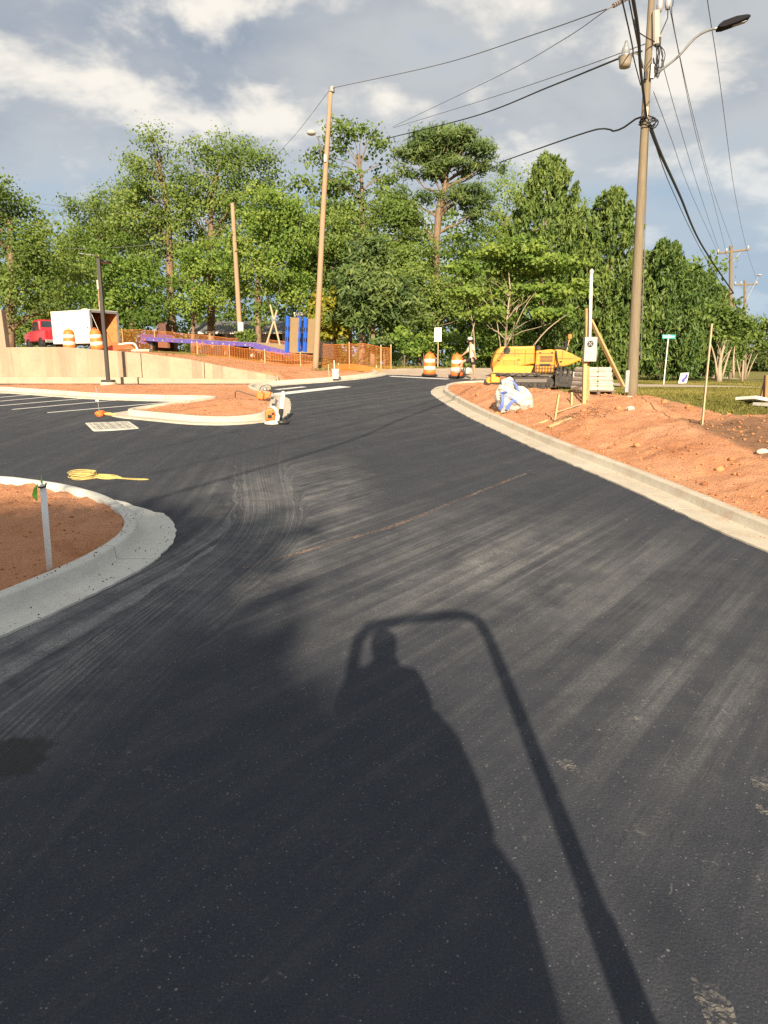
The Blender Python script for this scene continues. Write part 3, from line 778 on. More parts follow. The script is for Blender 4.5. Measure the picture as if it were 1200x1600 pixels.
tree('oak_tree', 'tall oak with straight bare trunk, left of the twin tall oaks', 50, [(268, 532), (266, 450), (264, 372), (258, 300), (245, 250)], .34,
     [(232, 238, 33, 30), (250, 280, 46, 40), (212, 288, 28, 34), (226, 335, 44, 36), (268, 330, 40, 40), (200, 350, 28, 28), (248, 378, 22, 18), (232, 398, 24, 16)], clump=1.05, limbs=18, up=.5)
tree('oak_tree', 'tall oak with straight bare trunk, right of the twin tall oaks', 51, [(329, 534), (330, 460), (331, 388), (330, 310), (345, 250)], .31,
     [(316, 232, 36, 25), (368, 245, 40, 28), (408, 272, 32, 30), (330, 285, 52, 40), (385, 315, 44, 38), (300, 335, 30, 34), (345, 365, 40, 26), (425, 300, 22, 24)], clump=1.05, limbs=18, up=.5)
tree('maple_tree', 'bright green maple behind the white trailer', 47.5, [(205, 540), (206, 480), (200, 410)], .2,
     [(160, 470, 40, 38), (215, 440, 42, 44), (238, 490, 32, 26), (185, 405, 40, 32), (195, 505, 40, 22), (138, 500, 28, 24)], mat=M_LEAFB, limbs=12)
tree('maple_tree', 'bright green maple between the two bare oak trunks', 48.5, [(300, 540), (302, 490), (300, 430)], .17,
     [(298, 430, 30, 30), (338, 440, 42, 36), (300, 475, 30, 28), (365, 465, 30, 30), (350, 395, 36, 26), (290, 390, 22, 26)], mat=M_LEAFB, limbs=12)
tree('vine_covered_tree', 'vine-clad slim tree beside the leaning wire props', 46, [(404, 545), (403, 480), (404, 430), (412, 380), (428, 330)], .22,
     [(432, 320, 44, 44), (392, 372, 34, 40), (462, 380, 34, 44), (430, 420, 46, 38), (375, 425, 26, 34), (405, 490, 9, 20), (455, 450, 36, 30), (440, 362, 42, 34)], limbs=14, mat=M_LEAFB)
tree('sparse_tree', 'tall sparse tree with airy crown behind the leaning lamp pole', 60, [(565, 552), (566, 460), (568, 380), (566, 300), (560, 240)], .30,
     [(535, 212, 36, 20), (578, 222, 30, 22), (494, 242, 24, 22), (508, 282, 28, 22), (596, 265, 26, 24), (478, 300, 24, 20), (545, 290, 34, 22), (548, 335, 46, 26), (600, 320, 26, 26), (500, 330, 30, 22)],
     clump=.95, fill=.50, per=52, limbs=26, up=.3, leaf=.25)
tree('pine_tree', 'tall pine with layered flat crown and reddish bare trunk', 52, [(679, 552), (680, 450), (682, 380), (687, 320), (697, 285), (690, 240)], .36,
     [(690, 222, 52, 17), (742, 238, 32, 15), (652, 238, 32, 14), (716, 262, 40, 12), (660, 268, 40, 11), (728, 305, 42, 13), (640, 312, 32, 12), (752, 335, 26, 10), (640, 345, 30, 12), (708, 210, 36, 10), (765, 256, 20, 12)],
     mat=M_PINE, clump=.7, fill=.75, per=110, leaf=.10, elong=4.0, limbs=34, tm=M_BARK, r1=.5)
tree('leafy_tree', 'mid-green leafy tree between the lamp pole and the pine', 51, [(545, 552), (548, 470), (550, 390)], .2,
     [(505, 370, 46, 40), (560, 388, 50, 40), (618, 352, 36, 44), (606, 420, 46, 42), (515, 435, 46, 38), (650, 400, 30, 42), (480, 400, 30, 40), (640, 450, 36, 36)], limbs=14)
tree('cedar_tree', 'dull green cedar with drooping boughs behind the orange fence', 43.5, [(582, 552), (583, 480), (582, 410)], .16,
     [(580, 408, 26, 30), (576, 455, 48, 34), (560, 490, 44, 24), (618, 470, 36, 30), (612, 505, 30, 14), (545, 440, 24, 30)], mat=M_PINE, clump=.75, per=90, leaf=.13, elong=2.8, limbs=18, fill=.8)
tree('magnolia_tree', 'yellow-green shrubby tree right of the upright trailer ramps', 45.5, [(524, 552), (524, 510), (522, 480)], .08,
     [(514, 500, 20, 26), (530, 478, 18, 24), (508, 522, 16, 10), (500, 478, 14, 24), (530, 515, 14, 14)], mat=M_LEAFY, clump=.6, leaf=.22, limbs=6, cat='tree')
tree('shade_tree', 'dark understory tree below the pine trunk', 47, [(655, 552), (657, 500), (655, 450)], .14,
     [(655, 455, 40, 40), (636, 495, 32, 32), (702, 470, 42, 34), (690, 505, 44, 30), (735, 455, 34, 40), (610, 515, 24, 16), (745, 505, 34, 28)], mat=M_LEAF, limbs=14, clump=.85)
tree('round_tree', 'round-topped tree behind the tall left evergreen', 60, [(792, 552), (792, 450), (792, 340)], .28,
     [(792, 300, 40, 30), (768, 335, 32, 34), (826, 292, 34, 28), (780, 385, 45, 40), (905, 345, 26, 30), (735, 380, 40, 36), (880, 330, 30, 30)], limbs=12, clump=1.1, per=60, mat=M_LEAFB)
cypress('tallest evergreen of the hedge row, behind the yellow paver', 46, 857, 252, 80, 21000)
cypress('second tall evergreen, just left of the big utility pole', 46, 958, 304, 62, 18000)
cypress('evergreen just right of the big utility pole', 46, 1043, 384, 48, 14000)
cypress('low broad evergreen between the tallest one and its neighbour', 47.5, 905, 375, 48, 12000)
cypress('short evergreen hidden behind the big utility pole', 49, 1005, 402, 48, 12000)
cypress('evergreen behind the yard sign, right of the street name sign', 51, 1078, 420, 44, 12000, mat=M_CYP)
cypress('evergreen second from the right end of the row', 58, 1103, 430, 36, 10000)
cypress('evergreen at the right end of the row, left of the far poles', 65, 1124, 452, 34, 9000)
tree('dogwood_tree', 'layered pale-stemmed dogwood behind the yellow paver', 38.5, [(788, 556), (792, 500), (797, 450), (792, 410)], .075,
     [(800, 392, 62, 13), (758, 420, 46, 12), (850, 412, 54, 14), (885, 450, 40, 13), (738, 455, 38, 12), (818, 458, 50, 13), (770, 492, 40, 12), (866, 490, 40, 14), (812, 425, 50, 10), (895, 415, 26, 12), (722, 420, 26, 10)],
     mat=M_LEAFB, clump=.62, per=75, leaf=.17, fill=.85, flat=.6, limbs=20, tm=M_BARKP, up=.9,
     stems=[(.035, [(784, 556, .3), (776, 500, .2), (765, 445, 0)]), (.035, [(792, 540, 0), (820, 480, -.3), (850, 440, -.4)]), (.045, [(822, 556, -.6), (855, 515, -.8), (905, 478, -.9)]),
            (.04, [(800, 545, .5), (806, 490, .6), (830, 430, .5)]), (.035, [(742, 556, .2), (738, 500, .3), (722, 455, .2)]), (.03, [(735, 530, .1), (748, 480, .1), (756, 440, .1)])], group='trees near the lawn')
tree('crape_myrtle', 'nearer crape myrtle with bare pinkish multi-stem trunk by the road', 45, [(1124, 590), (1126, 560), (1135, 530)], .16,
     [(1128, 500, 36, 20), (1108, 520, 26, 14), (1152, 505, 28, 18), (1135, 480, 26, 14), (1150, 530, 24, 12)], clump=.6, leaf=.18, per=60, tm=M_BARKP, limbs=8, group='crape myrtles by the road',
     stems=[(.09, [(1121, 590, 0), (1117, 560, 0), (1108, 530, 0)]), (.08, [(1128, 590, 0), (1140, 550, 0), (1155, 520, 0)]), (.07, [(1119, 588, .2), (1122, 555, .2), (1122, 515, .2)])])
tree('crape_myrtle', 'farther crape myrtle with many thin stems at the right edge', 49, [(1160, 590), (1162, 560), (1165, 535)], .07,
     [(1165, 522, 30, 16), (1188, 535, 24, 14), (1150, 545, 18, 10), (1178, 508, 26, 12), (1198, 520, 22, 16)], clump=.6, leaf=.18, per=60, tm=M_BARKP, limbs=8, group='crape myrtles by the road',
     stems=[(.05, [(1157, 590, 0), (1152, 565, 0), (1150, 540, 0)]), (.05, [(1163, 590, 0), (1172, 560, 0), (1180, 535, 0)]), (.05, [(1154, 590, .3), (1158, 560, .3), (1160, 530, .3)]), (.05, [(1167, 590, .2), (1177, 565, .2), (1192, 540, .2)]),
            (.10, [(1146, 590, -.4), (1146, 560, -.4), (1149, 535, -.4)])])
def bush(label, Y, u, v, blobs, mat, leaf=.17, clump=.45, per=60, name='bush'):
    return tree(name, label, Y, [(u, v), (u, v - 8)], .04, blobs, leaf=leaf, mat=mat, clump=clump, per=per, cat='bush', group='bushes along the tree line', limbs=5)
bush('bright green bush at the end of the orange fence', 41, 632, 562, [(634, 536, 13, 18), (645, 546, 14, 12), (628, 520, 8, 12)], M_LEAFB)
bush('dense bush in the gap between the fence end and the drums', 47, 640, 560, [(630, 535, 20, 18), (655, 545, 16, 14), (612, 540, 14, 14)], M_LEAFB, clump=.5)
bush('low green bush left of the speed limit sign', 45, 662, 560, [(655, 530, 22, 16), (676, 540, 18, 12)], M_LEAFB, clump=.55)
bush('wide leafy bush behind the walking person', 44, 722, 560, [(705, 535, 22, 14), (738, 532, 24, 16), (765, 528, 20, 18), (725, 550, 18, 8)], M_LEAFB, clump=.55)
bush('leafy bush behind the hopper end of the yellow paver', 42, 800, 560, [(792, 528, 22, 14), (820, 532, 20, 12), (770, 545, 14, 12)], M_LEAFB, clump=.5)
bush('small bush in front of the porch', 43, 388, 545, [(382, 528, 12, 8), (392, 524, 9, 8)], M_LEAF, clump=.35)
bush('low weedy shrub beneath the cedar', 42.5, 600, 556, [(596, 535, 18, 7), (612, 530, 14, 8)], M_PINE, clump=.4)
# far woods that close the view between the trunks: one mass
P_, T_ = [], []
for i in range(46):
    u = -140 + i * 29 + random.uniform(-8, 8); Yw = random.uniform(70, 80)
    top = 350 + random.uniform(-20, 45) + (90 if u > 930 else 0) + (40 if u < 110 else 0)
    if u > 1120: continue
    for v in np.arange(top, 562, 34):
        c = at(u + random.uniform(-10, 10), v, Yw); p_, t_, _ = blob_leaves(c, (1.9, 1.5, 1.7), 1.3, 46, .6); P_.append(p_); T_.append(t_)
stuff(tag(link('distant_woods', leaf_mesh('distant_woods', np.concatenate(P_), .34, .4, 1.2, np.concatenate(T_)), M_LEAF), 'dark mass of woods far behind the tree trunks', 'woods'))
P_, T_ = [], []
for i in range(150):
    Yw = random.uniform(240, 330); xx = random.uniform(70, 330) if i % 3 else random.uniform(-330, 70)
    p_, t_, _ = blob_leaves((xx, Yw, random.uniform(1, 5)), (9, 6, 5), 4.0, 40, .8); P_.append(p_); T_.append(t_)
stuff(tag(link('hillside_woods', leaf_mesh('hillside_woods', np.concatenate(P_), 1.3, .4, 1.2, np.concatenate(T_)), M_LEAFD), 'low wooded ridge on the horizon', 'woods'))

# trees behind the photographer: they throw the soft shade over the near planter
def back_tree(label, x_, y_, blobs):
    z0 = gz(x_, y_); root = thing('shade_tree', label, 'tree', (x_, y_, z0), 0, 'trees behind the photographer')
    pp, tt = [], []
    for c, rad in blobs:
        p_, t_, _ = blob_leaves((c[0], c[1], c[2] + 5.2), rad, 1.0, 70, 2.2); pp.append(p_); tt.append(t_)
    MB().tube([(0, 0, -.1), (.1, 0, 5), (0, .2, 12)], [.5, .4, .15], 9).build('trunk', M_BARK, root)
    link('crown', leaf_mesh('crown', np.concatenate(pp), .34, .4, 1.2, np.concatenate(tt)), M_LEAF, root)
back_tree('broad tree behind the photographer shading the near asphalt', -5.2, -25., [((-.4, 0, 3.6), (3.6, 2.8, 2.4)), ((.3, 0, 6.0), (3.3, 2.8, 2.4)), ((-2.0, 0, 7.6), (3.0, 2.8, 2.2)), ((.9, 0, 8.0), (2.5, 2.4, 1.6)), ((1.5, 0, 8.9), (2.2, 2.0, .8)), ((3.5, 0, 6.4), (1.6, 1.6, 1.3)), ((3.5, 0, 4.6), (1.6, 1.6, 1.6)), ((3.1, 0, 6.1), (1.9, 1.8, 1.4)), ((3.3, 0, 4.2), (1.9, 1.8, 1.6)), ((3.0, 0, 2.4), (1.9, 1.8, 1.4)), ((2.2, 0, 7.6), (1.4, 1.6, 1.2))])
back_tree('tree behind and left of the photographer shading the planter', -10.5, -25.5, [((0, 0, 4.0), (4.4, 2.8, 2.8)), ((0, 0, 7.0), (4.4, 2.8, 2.6)), ((1.2, 0, 8.9), (3.4, 2.4, 1.3))])

# ================================================================== POLES AND WIRES
def gpoint(u, v, Y, sink=0.0):
    p = at(u, v, Y); p.z = gz(p.x, p.y) - sink; return p
# ---- main utility pole
PB = at(988, 612, 20.5); PB.z = gz(PB.x, PB.y)
def mp(u, v, dy=0.0): return at(u, v, 20.5 + dy) - PB
mpole = thing('utility_pole', 'big weathered wooden utility pole on the right, full of wires and lamps', 'pole', PB)
ptop = at(1023, -60, 20.5) - PB
PA = [Vector((0, 0, -.4)), mp(997, 400), mp(1008, 185), mp(1018, 0), ptop]
MB().tube(smooth3(PA, .6), [.165 - .0052 * i for i in range(len(smooth3(PA, .6)))], 14).build('shaft', M_POLE, mpole, smooth=True)
def on(u, v, dy=0.0): return mp(u, v, dy)
# cobra-head street lamp on a long arm
arm = [on(1020, 122, -.1), on(1030, 112, -.25), on(1060, 88, -.5), on(1085, 60, -.7), on(1105, 48, -.85), on(1124, 43, -1.0)]
MB().tube(smooth3(arm, .12), .03, 8).build('lamp_arm', M_STEEL, mpole, smooth=True)
MB().box(on(1019, 112, -.16), (.10, .09, .34)).build('arm_bracket', M_STEEL, mpole, .01)
d_ = (on(1172, 27, -1.1) - on(1124, 43, -1.0)); L_ = d_.length
hd = MB()
ux = d_.normalized(); uy = Vector((0, 0, 1)).cross(ux).normalized(); M_ = Matrix((ux, uy, ux.cross(uy))).transposed()
prof = [(-.02, -.035), (-.02, .035), (.10, .085), (.42, .095), (L_ - .08, .055), (L_, .02), (L_, -.03), (.40, -.055), (.10, -.06)]
hm = MB().prism(prof, -.15, .15); hm.v = [tuple(M_ @ Vector(v) + on(1122, 44, -1.0)) for v in hm.v]
head = hm.build('lamp_head', pbr('lamp_grey', (.014, .015, .019), .85, spec=.1), mpole, .02)
lens = MB().box((L_ * .66, 0, -.058), (L_ * .44, .15, .02)); lens.v = [tuple(M_ @ Vector(v) + on(1122, 44, -1.0)) for v in lens.v]
lens.build('lens', pbr('lamp_lens', (.07, .045, .04), .3, spec=.5), head)
# barn light on the left
bl = on(977, 92, -.35)
blo = MB().lathe([(.135, -.20), (.15, -.12), (.17, .02), (.175, .03)], 18, bl).build('barn_light_refractor', pbr('refractor', (.24, .21, .16), .3, spec=.6), mpole, smooth=True)
MB().lathe([(.18, .03), (.18, .06), (.11, .10), (.10, .22), (.07, .28), (.045, .34), (.035, .42)], 18, bl).build('barn_light_hood', M_STEEL, mpole, smooth=True)
MB().tube(smooth3([bl + Vector((.1, 0, .12)), bl + Vector((.32, .05, .14)), bl + Vector((.48, .12, -.02)), on(1006, 108, -.15)], .08), .018, 6).build('barn_light_arm', M_STEEL, mpole)
# insulated dead-end at the upper left, transformer cut-outs at the top right
cr = MB(); a_, b_ = on(948, 15, -.5), on(985, -6, -.2)
cr.tube([a_, b_], .02, 6)
for k in range(7): q = a_.lerp(b_, .28 + .09 * k); cr.tube([q, q + (b_ - a_).normalized() * .05], .055, 8)
cr.build('dead_end_insulator', pbr('insulator', (.16, .14, .13), .4), mpole)
for (u, v) in ((1031, 8), (1044, 4)):
    c = on(u, v, -.15)
    MB().lathe([(.05, -.16), (.075, -.08), (.085, 0), (.07, .10), (.03, .16), (.02, .30)], 12, c).build('cutout_insulator', pbr('porcelain', (.30, .30, .31), .3, spec=.6), mpole, smooth=True)
    MB().tube([c + Vector((0, 0, -.1)), c + Vector((.02, 0, -.35)), on(1028, 62, -.16)], .014, 6).build('jumper_wire', M_CABLE, mpole)
MB().tube([on(1025, 18, -.15), on(1026, 70, -.17)], .10, 10).build('transformer_can', pbr('pale_enamel', (.33, .31, .27), .5, var=.05), mpole)
j = MB()
for k in range(9):
    a0_ = on(1027 + random.uniform(-2, 4), 62 + random.uniform(-4, 10), -.2); 
    j.tube(smooth3([a0_, a0_ + Vector((random.uniform(-.1, .2), -.05, -.3)), a0_ + Vector((random.uniform(-.05, .2), -.05, -.6 - random.random() * .3)), on(1022 + random.uniform(-3, 6), 100 + random.uniform(-12, 12), -.17)], .12), .011, 5)
j.box(on(1028, 66, -.2), (.12, .12, .2)); j.box(on(1009, 118, -.15), (.08, .08, .18))
j.build('wire_tangle', M_CABLE, mpole)
lo = MB()
for k in range(4):
    c = on(1013, 186 + k * 3, 0); rr_ = .19 + .02 * k
    lo.tube([c + Vector((math.cos(a) * rr_, math.sin(a) * rr_, .05 * math.sin(a * 2 + k))) for a in np.linspace(0, 2 * math.pi, 17)], .016, 5)
lo.tube(smooth3([on(1015, 182, -.2), on(1024, 185, -.25), on(1023, 195, -.25), on(1018, 200, -.2)], .06), .02, 6)
lo.build('cable_wrap', M_CABLE, mpole)
MB().box(on(1010, 175, -.16), (.07, .05, .24)).build('cable_tag', M_WHITE, mpole)
MB().box(on(979.5, 596, -.3), (.11, .09, .62)).build('ground_wire_guard', M_STEEL, mpole, .01)
MB().tube([on(1001, 560, -.1), on(1006, 420, -.1), on(1012, 250, -.1), on(1014, 200, -.1)], .012, 5).build('ground_wire', M_WIRE, mpole)

def wire(name, label, pts, r, mat=None, sag=0.0, group='overhead lines'):
    P = [Vector(p) for p in pts]
    if len(P) == 2:
        a, b = P; P = [a.lerp(b, i / 24) - Vector((0, 0, sag * 4 * (i / 24) * (1 - i / 24))) for i in range(25)]
    else: P = smooth3(P, .6)
    return tag(MB().tube(P, r, 6).build(name, mat or M_CABLE), label, 'wire', group)
W = lambda u, v, Y: at(u, v, Y)
# thick cables from behind the camera to the pole
wire('overhead_cable', 'thickest black cable running down the left side of the big utility pole', [(-16, -33, 8.6), (-2.56, -2.5, 6.62), (.61, 4.7, 7.07), W(990, 4, 12.5), W(1001, 110, 16.5), W(1010, 182, 20.35)], .030)
wire('overhead_cable', 'black cable left of the thickest one, meeting it below the barn light', [(-18, -33, 9.6), (-3.2, -3, 7.6), W(972, 0, 13), W(990, 90, 17), W(1001, 133, 20.2)], .014)
wire('overhead_cable', 'looped service cable crossing in front of the pole near its top', [(-17, -33, 10.), W(975, -40, 14), W(990, 30, 18), W(1000, 52, 19.6), W(1023, 65, 20.3)], .014)
# cables onward to the far pole
FP = (1144, 594, 60.0)
wire('overhead_cable', 'thick black cable dropping right from the big pole to the hedge tops', [W(1015, 196, 20.4), W(1032, 240, 24), W(1062, 305, 33), W(1096, 382, 46), W(1146, 458, 60)], .055)
wire('overhead_cable', 'thin line close beside the thick cable dropping right from the big pole', [W(1016, 203, 20.4), W(1050, 296, 32), W(1095, 390, 47), W(1143, 470, 60)], .016)
wire('power_line', 'lowest thin power line from the big pole to the far crossarm', [W(1021, 143, 20.5), W(1050, 220, 28), W(1078, 298, 38), W(1122, 395, 60)], .010, M_WIRE)
wire('power_line', 'second thin power line from the big pole to the far crossarm', [W(1033, 92, 20.5), W(1060, 190, 28), W(1093, 300, 40), W(1125, 395, 60)], .010, M_WIRE)
wire('power_line', 'left of the paired power lines right of the big pole', [W(1046, 10, 18), W(1055, 55, 20.5), W(1085, 200, 31), W(1111, 300, 43), W(1135, 395, 60)], .010, M_WIRE)
wire('power_line', 'right of the paired power lines right of the big pole', [W(1052, 0, 18), W(1054, 48, 20.5), W(1088, 200, 31), W(1115, 300, 43), W(1145, 386, 60)], .010, M_WIRE)
wire('power_line', 'outermost power line crossing the sky at the right', [W(1098, -60, 15), W(1106, 5, 19), W(1125, 130, 27), W(1148, 300, 43), W(1167, 390, 60), W(1183, 440, 78)], .011, M_WIRE)
# lines to the left
LP = at(517, 138, 36)
wire('power_line', 'upper line from the big pole to the top of the leaning lamp pole', [W(948, 14, 20.2), W(840, 52, 24), W(690, 100, 30), LP], .014, M_WIRE)
wire('power_line', 'line running steeply down left from the leaning lamp pole top', [LP, W(470, 200, 42), W(432, 243, 48), W(404, 275, 52)], .011, M_WIRE)
wire('power_line', 'steep line from the dead-end insulator down to the trees', [W(947, 16, 20.2), W(880, 62, 24), W(780, 118, 32), W(614, 198, 48)], .011, M_WIRE)
wire('power_line', 'faint line from behind the barn light down to the pine', [W(1010, 68, 20.3), W(900, 108, 25), W(760, 155, 35), W(614, 200, 50)], .012, M_WIRE)
wire('overhead_cable', 'dark twisted line from the barn light down to the pine', [W(1003, 80, 20.3), W(968, 91, 21.5), W(860, 135, 28), W(740, 182, 38), W(606, 216, 50)], .026)
wire('overhead_cable', 'kinked black service drop from the big pole into the round tree', [W(1008, 182, 20.4), W(993, 186, 21), W(975, 199, 22), W(958, 205, 23), W(945, 201, 23.5), W(900, 212, 27), W(780, 254, 42)], .026)
wire('power_line', 'high thin line above the white trailer', [W(-40, 384, 50), W(150, 388, 47), W(362, 370, 45)], .014, M_WIRE)
wire('power_line', 'lower thin line behind the white trailer', [W(363, 352, 45), W(250, 340, 47), W(60, 318, 52)], .012, M_WIRE)

# ---- leaning lamp pole
b = at(492, 569, 36); b.z = gz(b.x, b.y); lp = thing('lamp_pole', 'tall leaning tan wooden pole with street lamp, behind the driveway', 'pole', b)
P = smooth3([Vector((0, 0, -.4)), at(505, 330, 36) - b, LP - b + Vector((0, 0, .05))], .8)
MB().tube(P, [.16 - .004 * i for i in range(len(P))], 12).build('shaft', M_POLE2, lp, smooth=True)
q = lambda u, v, dy=0.: at(u, v, 36 + dy) - b
MB().tube(smooth3([q(503, 252, -.1), q(501, 235, -.4), q(498, 218, -.6), q(494, 211, -.75)], .1), .03, 7).build('lamp_arm', M_STEEL, lp, smooth=True)
MB().lathe([(.0, .13), (.12, .12), (.20, .06), (.22, 0), (.18, -.06), (.10, -.09), (0, -.09)], 14, (0, 0, 0), None).build('lamp_head', M_GREYP, lp, smooth=True).location = q(486.5, 208, -.8)
MB().tube([q(518, 144), q(518.6, 136)], .15, 10).build('pole_cap', M_STEEL, lp)
MB().box(q(508, 247, -.17), (.09, .08, .3)).build('bracket', M_STEEL, lp)

# ---- slim pole and props by the house, pale pole behind the trailer
def plain_pole(label, base_uv, top_uv, Y, r0, r1, mat, marker=None, arm_=None):
    b = at(*base_uv, Y); b.z = gz(b.x, b.y); t = thing('wooden_pole', label, 'pole', b)
    P = smooth3([Vector((0, 0, -.3)), (at(*top_uv, Y) - b) * .5, at(*top_uv, Y) - b], 1.)
    MB().tube(P, [r0 + (r1 - r0) * i / (len(P) - 1) for i in range(len(P))], 10).build('shaft', mat, t, smooth=True)
    if marker:
        c = at(*marker, Y) - b; MB().lathe([(r0 * 1.12, -.28), (r0 * 1.12, .28)], 10, c).build('marker_sleeve', M_WHITE, t)
    if arm_:
        a = [at(u, v, Y - .3) - b for u, v in arm_]; MB().tube(a, .04, 6).build('cross_branch_arm', M_STEEL, t)
    return t
plain_pole('slim pale pole with white sleeve in front of the grey house', (377, 545), (363, 318), 44, .17, .11, M_POLE2, (376, 511))
plain_pole('pale pole directly behind the black parking-lot light', (158, 530), (153, 398), 46, .13, .09, M_POLE2, (155, 445), [(153, 400), (132, 397), (124, 396)])
for lab, (a, c) in {'bamboo-like prop leaning right against its twin by the house': ((408, 552), (433, 484)), 'bamboo-like prop leaning left against its twin by the house': ((443, 528), (422, 476))}.items():
    p = at(*a, 40.5); p.z = gz(p.x, p.y); tag(MB().tube([p, at(*c, 40.5)], .05, 7).build('leaning_prop', M_LATH), lab, 'pole', 'crossed props by the house')
wire('guy_wire', 'left guy wire rising from the crossed props', [W(428, 488, 41), W(408, 450, 43), W(365, 330, 45)], .014, M_WIRE)
wire('guy_wire', 'right guy wire rising from the crossed props', [W(430, 485, 41), W(445, 420, 43), W(490, 290, 46)], .014, M_WIRE)

# ---- black parking-lot light
def lot_light(label, base, h):
    t = thing('parking_light', label, 'lamp post', base)
    MB().lathe([(.30, -.3), (.30, .02), (.28, .05)], 20).build('footing', M_KERB, t)
    MB().box((0, 0, .09), (.42, .42, .10)).build('base_cover', M_BLKMET, t, .015)
    MB().box((0, 0, h / 2 + .1), (.13, .13, h)).build('shaft', pbr('bronze_paint', (.030, .025, .022), .4, spec=.5), t, .01)
    MB().box((0, .25, h + .06), (.08, .45, .06)).build('arm', M_BLKMET, t)
    MB().box((0, .65, h + .06), (.32, .5, .07)).build('head', M_BLKMET, t, .02)
    return t
b = at(170, 605, 27.4); b.z = float(S(b.y)) + .12
lot_light('black square parking-lot light in front of the retaining wall', b, 4.5)

# ---- far poles down the road
def far_pole(label, u, vb, vt, Y, arm_v, au0, au1, lamp=None):
    b = at(u, vb, Y); b.z = gz(b.x, b.y); t = thing('utility_pole', label, 'pole', b, 0, 'far utility poles')
    MB().tube([(0, 0, -.3), at(u, vt, Y) - b], [.19, .13], 10).build('shaft', M_POLE, t)
    a, c = at(au0, arm_v[0], Y) - b, at(au1, arm_v[1], Y) - b
    MB().tube([a, c], .09, 6).build('crossarm', M_POLE, t)
    m = a.lerp(c, .5)
    for e in (.22, .78): MB().tube([a.lerp(c, e), m + Vector((0, 0, -.75))], .03, 5).build('brace', M_STEEL, t)
    for e in (.02, .28, .97): MB().lathe([(.06, 0), (.09, .1), (.05, .25)], 8, a.lerp(c, e) + Vector((0, 0, .08))).build('insulator', M_GREYP, t)
    if lamp:
        l = [at(*q_, Y - .4) - b for q_ in lamp]; MB().tube(l[:2], .035, 6).build('lamp_arm', M_STEEL, t)
        MB().lathe([(0, .1), (.25, .06), (.3, -.02), (.1, -.08)], 10, l[1]).build('lamp_head', M_GREYP, t)
    return t
far_pole('far utility pole with slanted crossarm above the hedge end', 1142, 594, 384, 60, (396, 390), 1121, 1170)
far_pole('farthest utility pole with lamp near the right edge', 1164, 594, 438, 80, (445, 444), 1148, 1183, [(1166, 470), (1186, 430)])

# ================================================================== SIGNS AND MARKERS
def post_sign(name, label, u, vb, Y, h, pr, mat=M_STEEL, rz=0., sink=.2):
    b = at(u, vb, Y); b.z = gz(b.x, b.y); t = thing(name, label, 'sign', b, rz)
    MB().tube([(0, 0, -sink), (0, 0, h)], pr, 8).build('post', mat, t)
    return t
M_SIGNW = pbr('sign_white', (.78, .78, .74), .5); M_SIGNK = pbr('sign_black', (.02, .02, .02), .5); M_SIGNG = pbr('sign_green', (.06, .42, .33), .45)
b = at(684, 576, 40); b.z = gz(b.x, b.y)
hS = at(685, 512, 40).z - b.z
t = thing('speed_limit_sign', 'white speed limit 25 sign on a thin post behind the drums', 'sign', b, R(-32))
MB().tube([(0, 0, -.2), (0, 0, hS)], .032, 8).build('post', M_LATH, t)
pl = MB().box((0, -.045, hS - .38), (.44, .02, .76)).build('plate', M_SIGNW, t, .02)
text_part('SPEED', .13, 'lettering', M_SIGNK, pl, (0, -.058, hS - .15), (R(90), 0, 0), .8)
text_part('LIMIT', .13, 'lettering', M_SIGNK, pl, (0, -.058, hS - .28), (R(90), 0, 0), .8)
text_part('25', .36, 'numeral', M_SIGNK, pl, (0, -.058, hS - .54), (R(90), 0, 0), .85)
b = at(1037, 597, 36); b.z = gz(b.x, b.y); h = at(1043, 526, 36).z - b.z
t = thing('street_name_sign', 'green street name sign on a thin white post before the hedge', 'sign', b, R(8))
MB().tube([(0, 0, -.2), (.06, 0, h + .12)], .03, 8).build('post', M_PVC, t)
pl = MB().box((.06, -.03, h), (.70, .012, .19)).build('plate', M_SIGNG, t, .01)
for i, (xx, ww, hh) in enumerate([(-.27, .07, .10), (-.18, .05, .08), (-.11, .06, .09), (-.03, .05, .08), (.05, .06, .10), (.14, .04, .08), (.24, .07, .05)]):
    MB().box((.06 + xx, -.039, h), (ww, .004, hh)).build('faded_letter', M_SIGNW, pl)
b = at(1068, 593, 36.5); b.z = gz(b.x, b.y)
t = thing('yard_sign', 'small white yard sign with blue shapes on the grass verge', 'sign', b, R(-12))
pl = MB().prism([(-.24, .08), (.16, .10), (.24, .62), (-.16, .60)], -.008, .008).build('panel', M_SIGNW, t)
M_SB = pbr('sign_blue', (.06, .05, .26), .5)
for sx in (-.14, .12): MB().tube([(sx, 0, -.15), (sx + .02, 0, .3)], .006, 5).build('wire_leg', M_WIRE, t)
MB().prism([(-.06, .12), (.06, .14), (.08, .28), (.16, .34), (.20, .52), (.10, .56), (.06, .42), (-.02, .34), (-.10, .24)], -.014, -.010).build('blue_shape', M_SB, pl)
MB().lathe([(.045, -.012), (.045, -.010)], 12, (-.06, 0, .44), None).build('dark_dot', M_SIGNK, pl)
pl.children[-1].data.transform(Matrix.Translation((-.06, 0, .44)) @ Matrix.Rotation(R(90), 4, 'X') @ Matrix.Translation((.06, 0, -.44)))

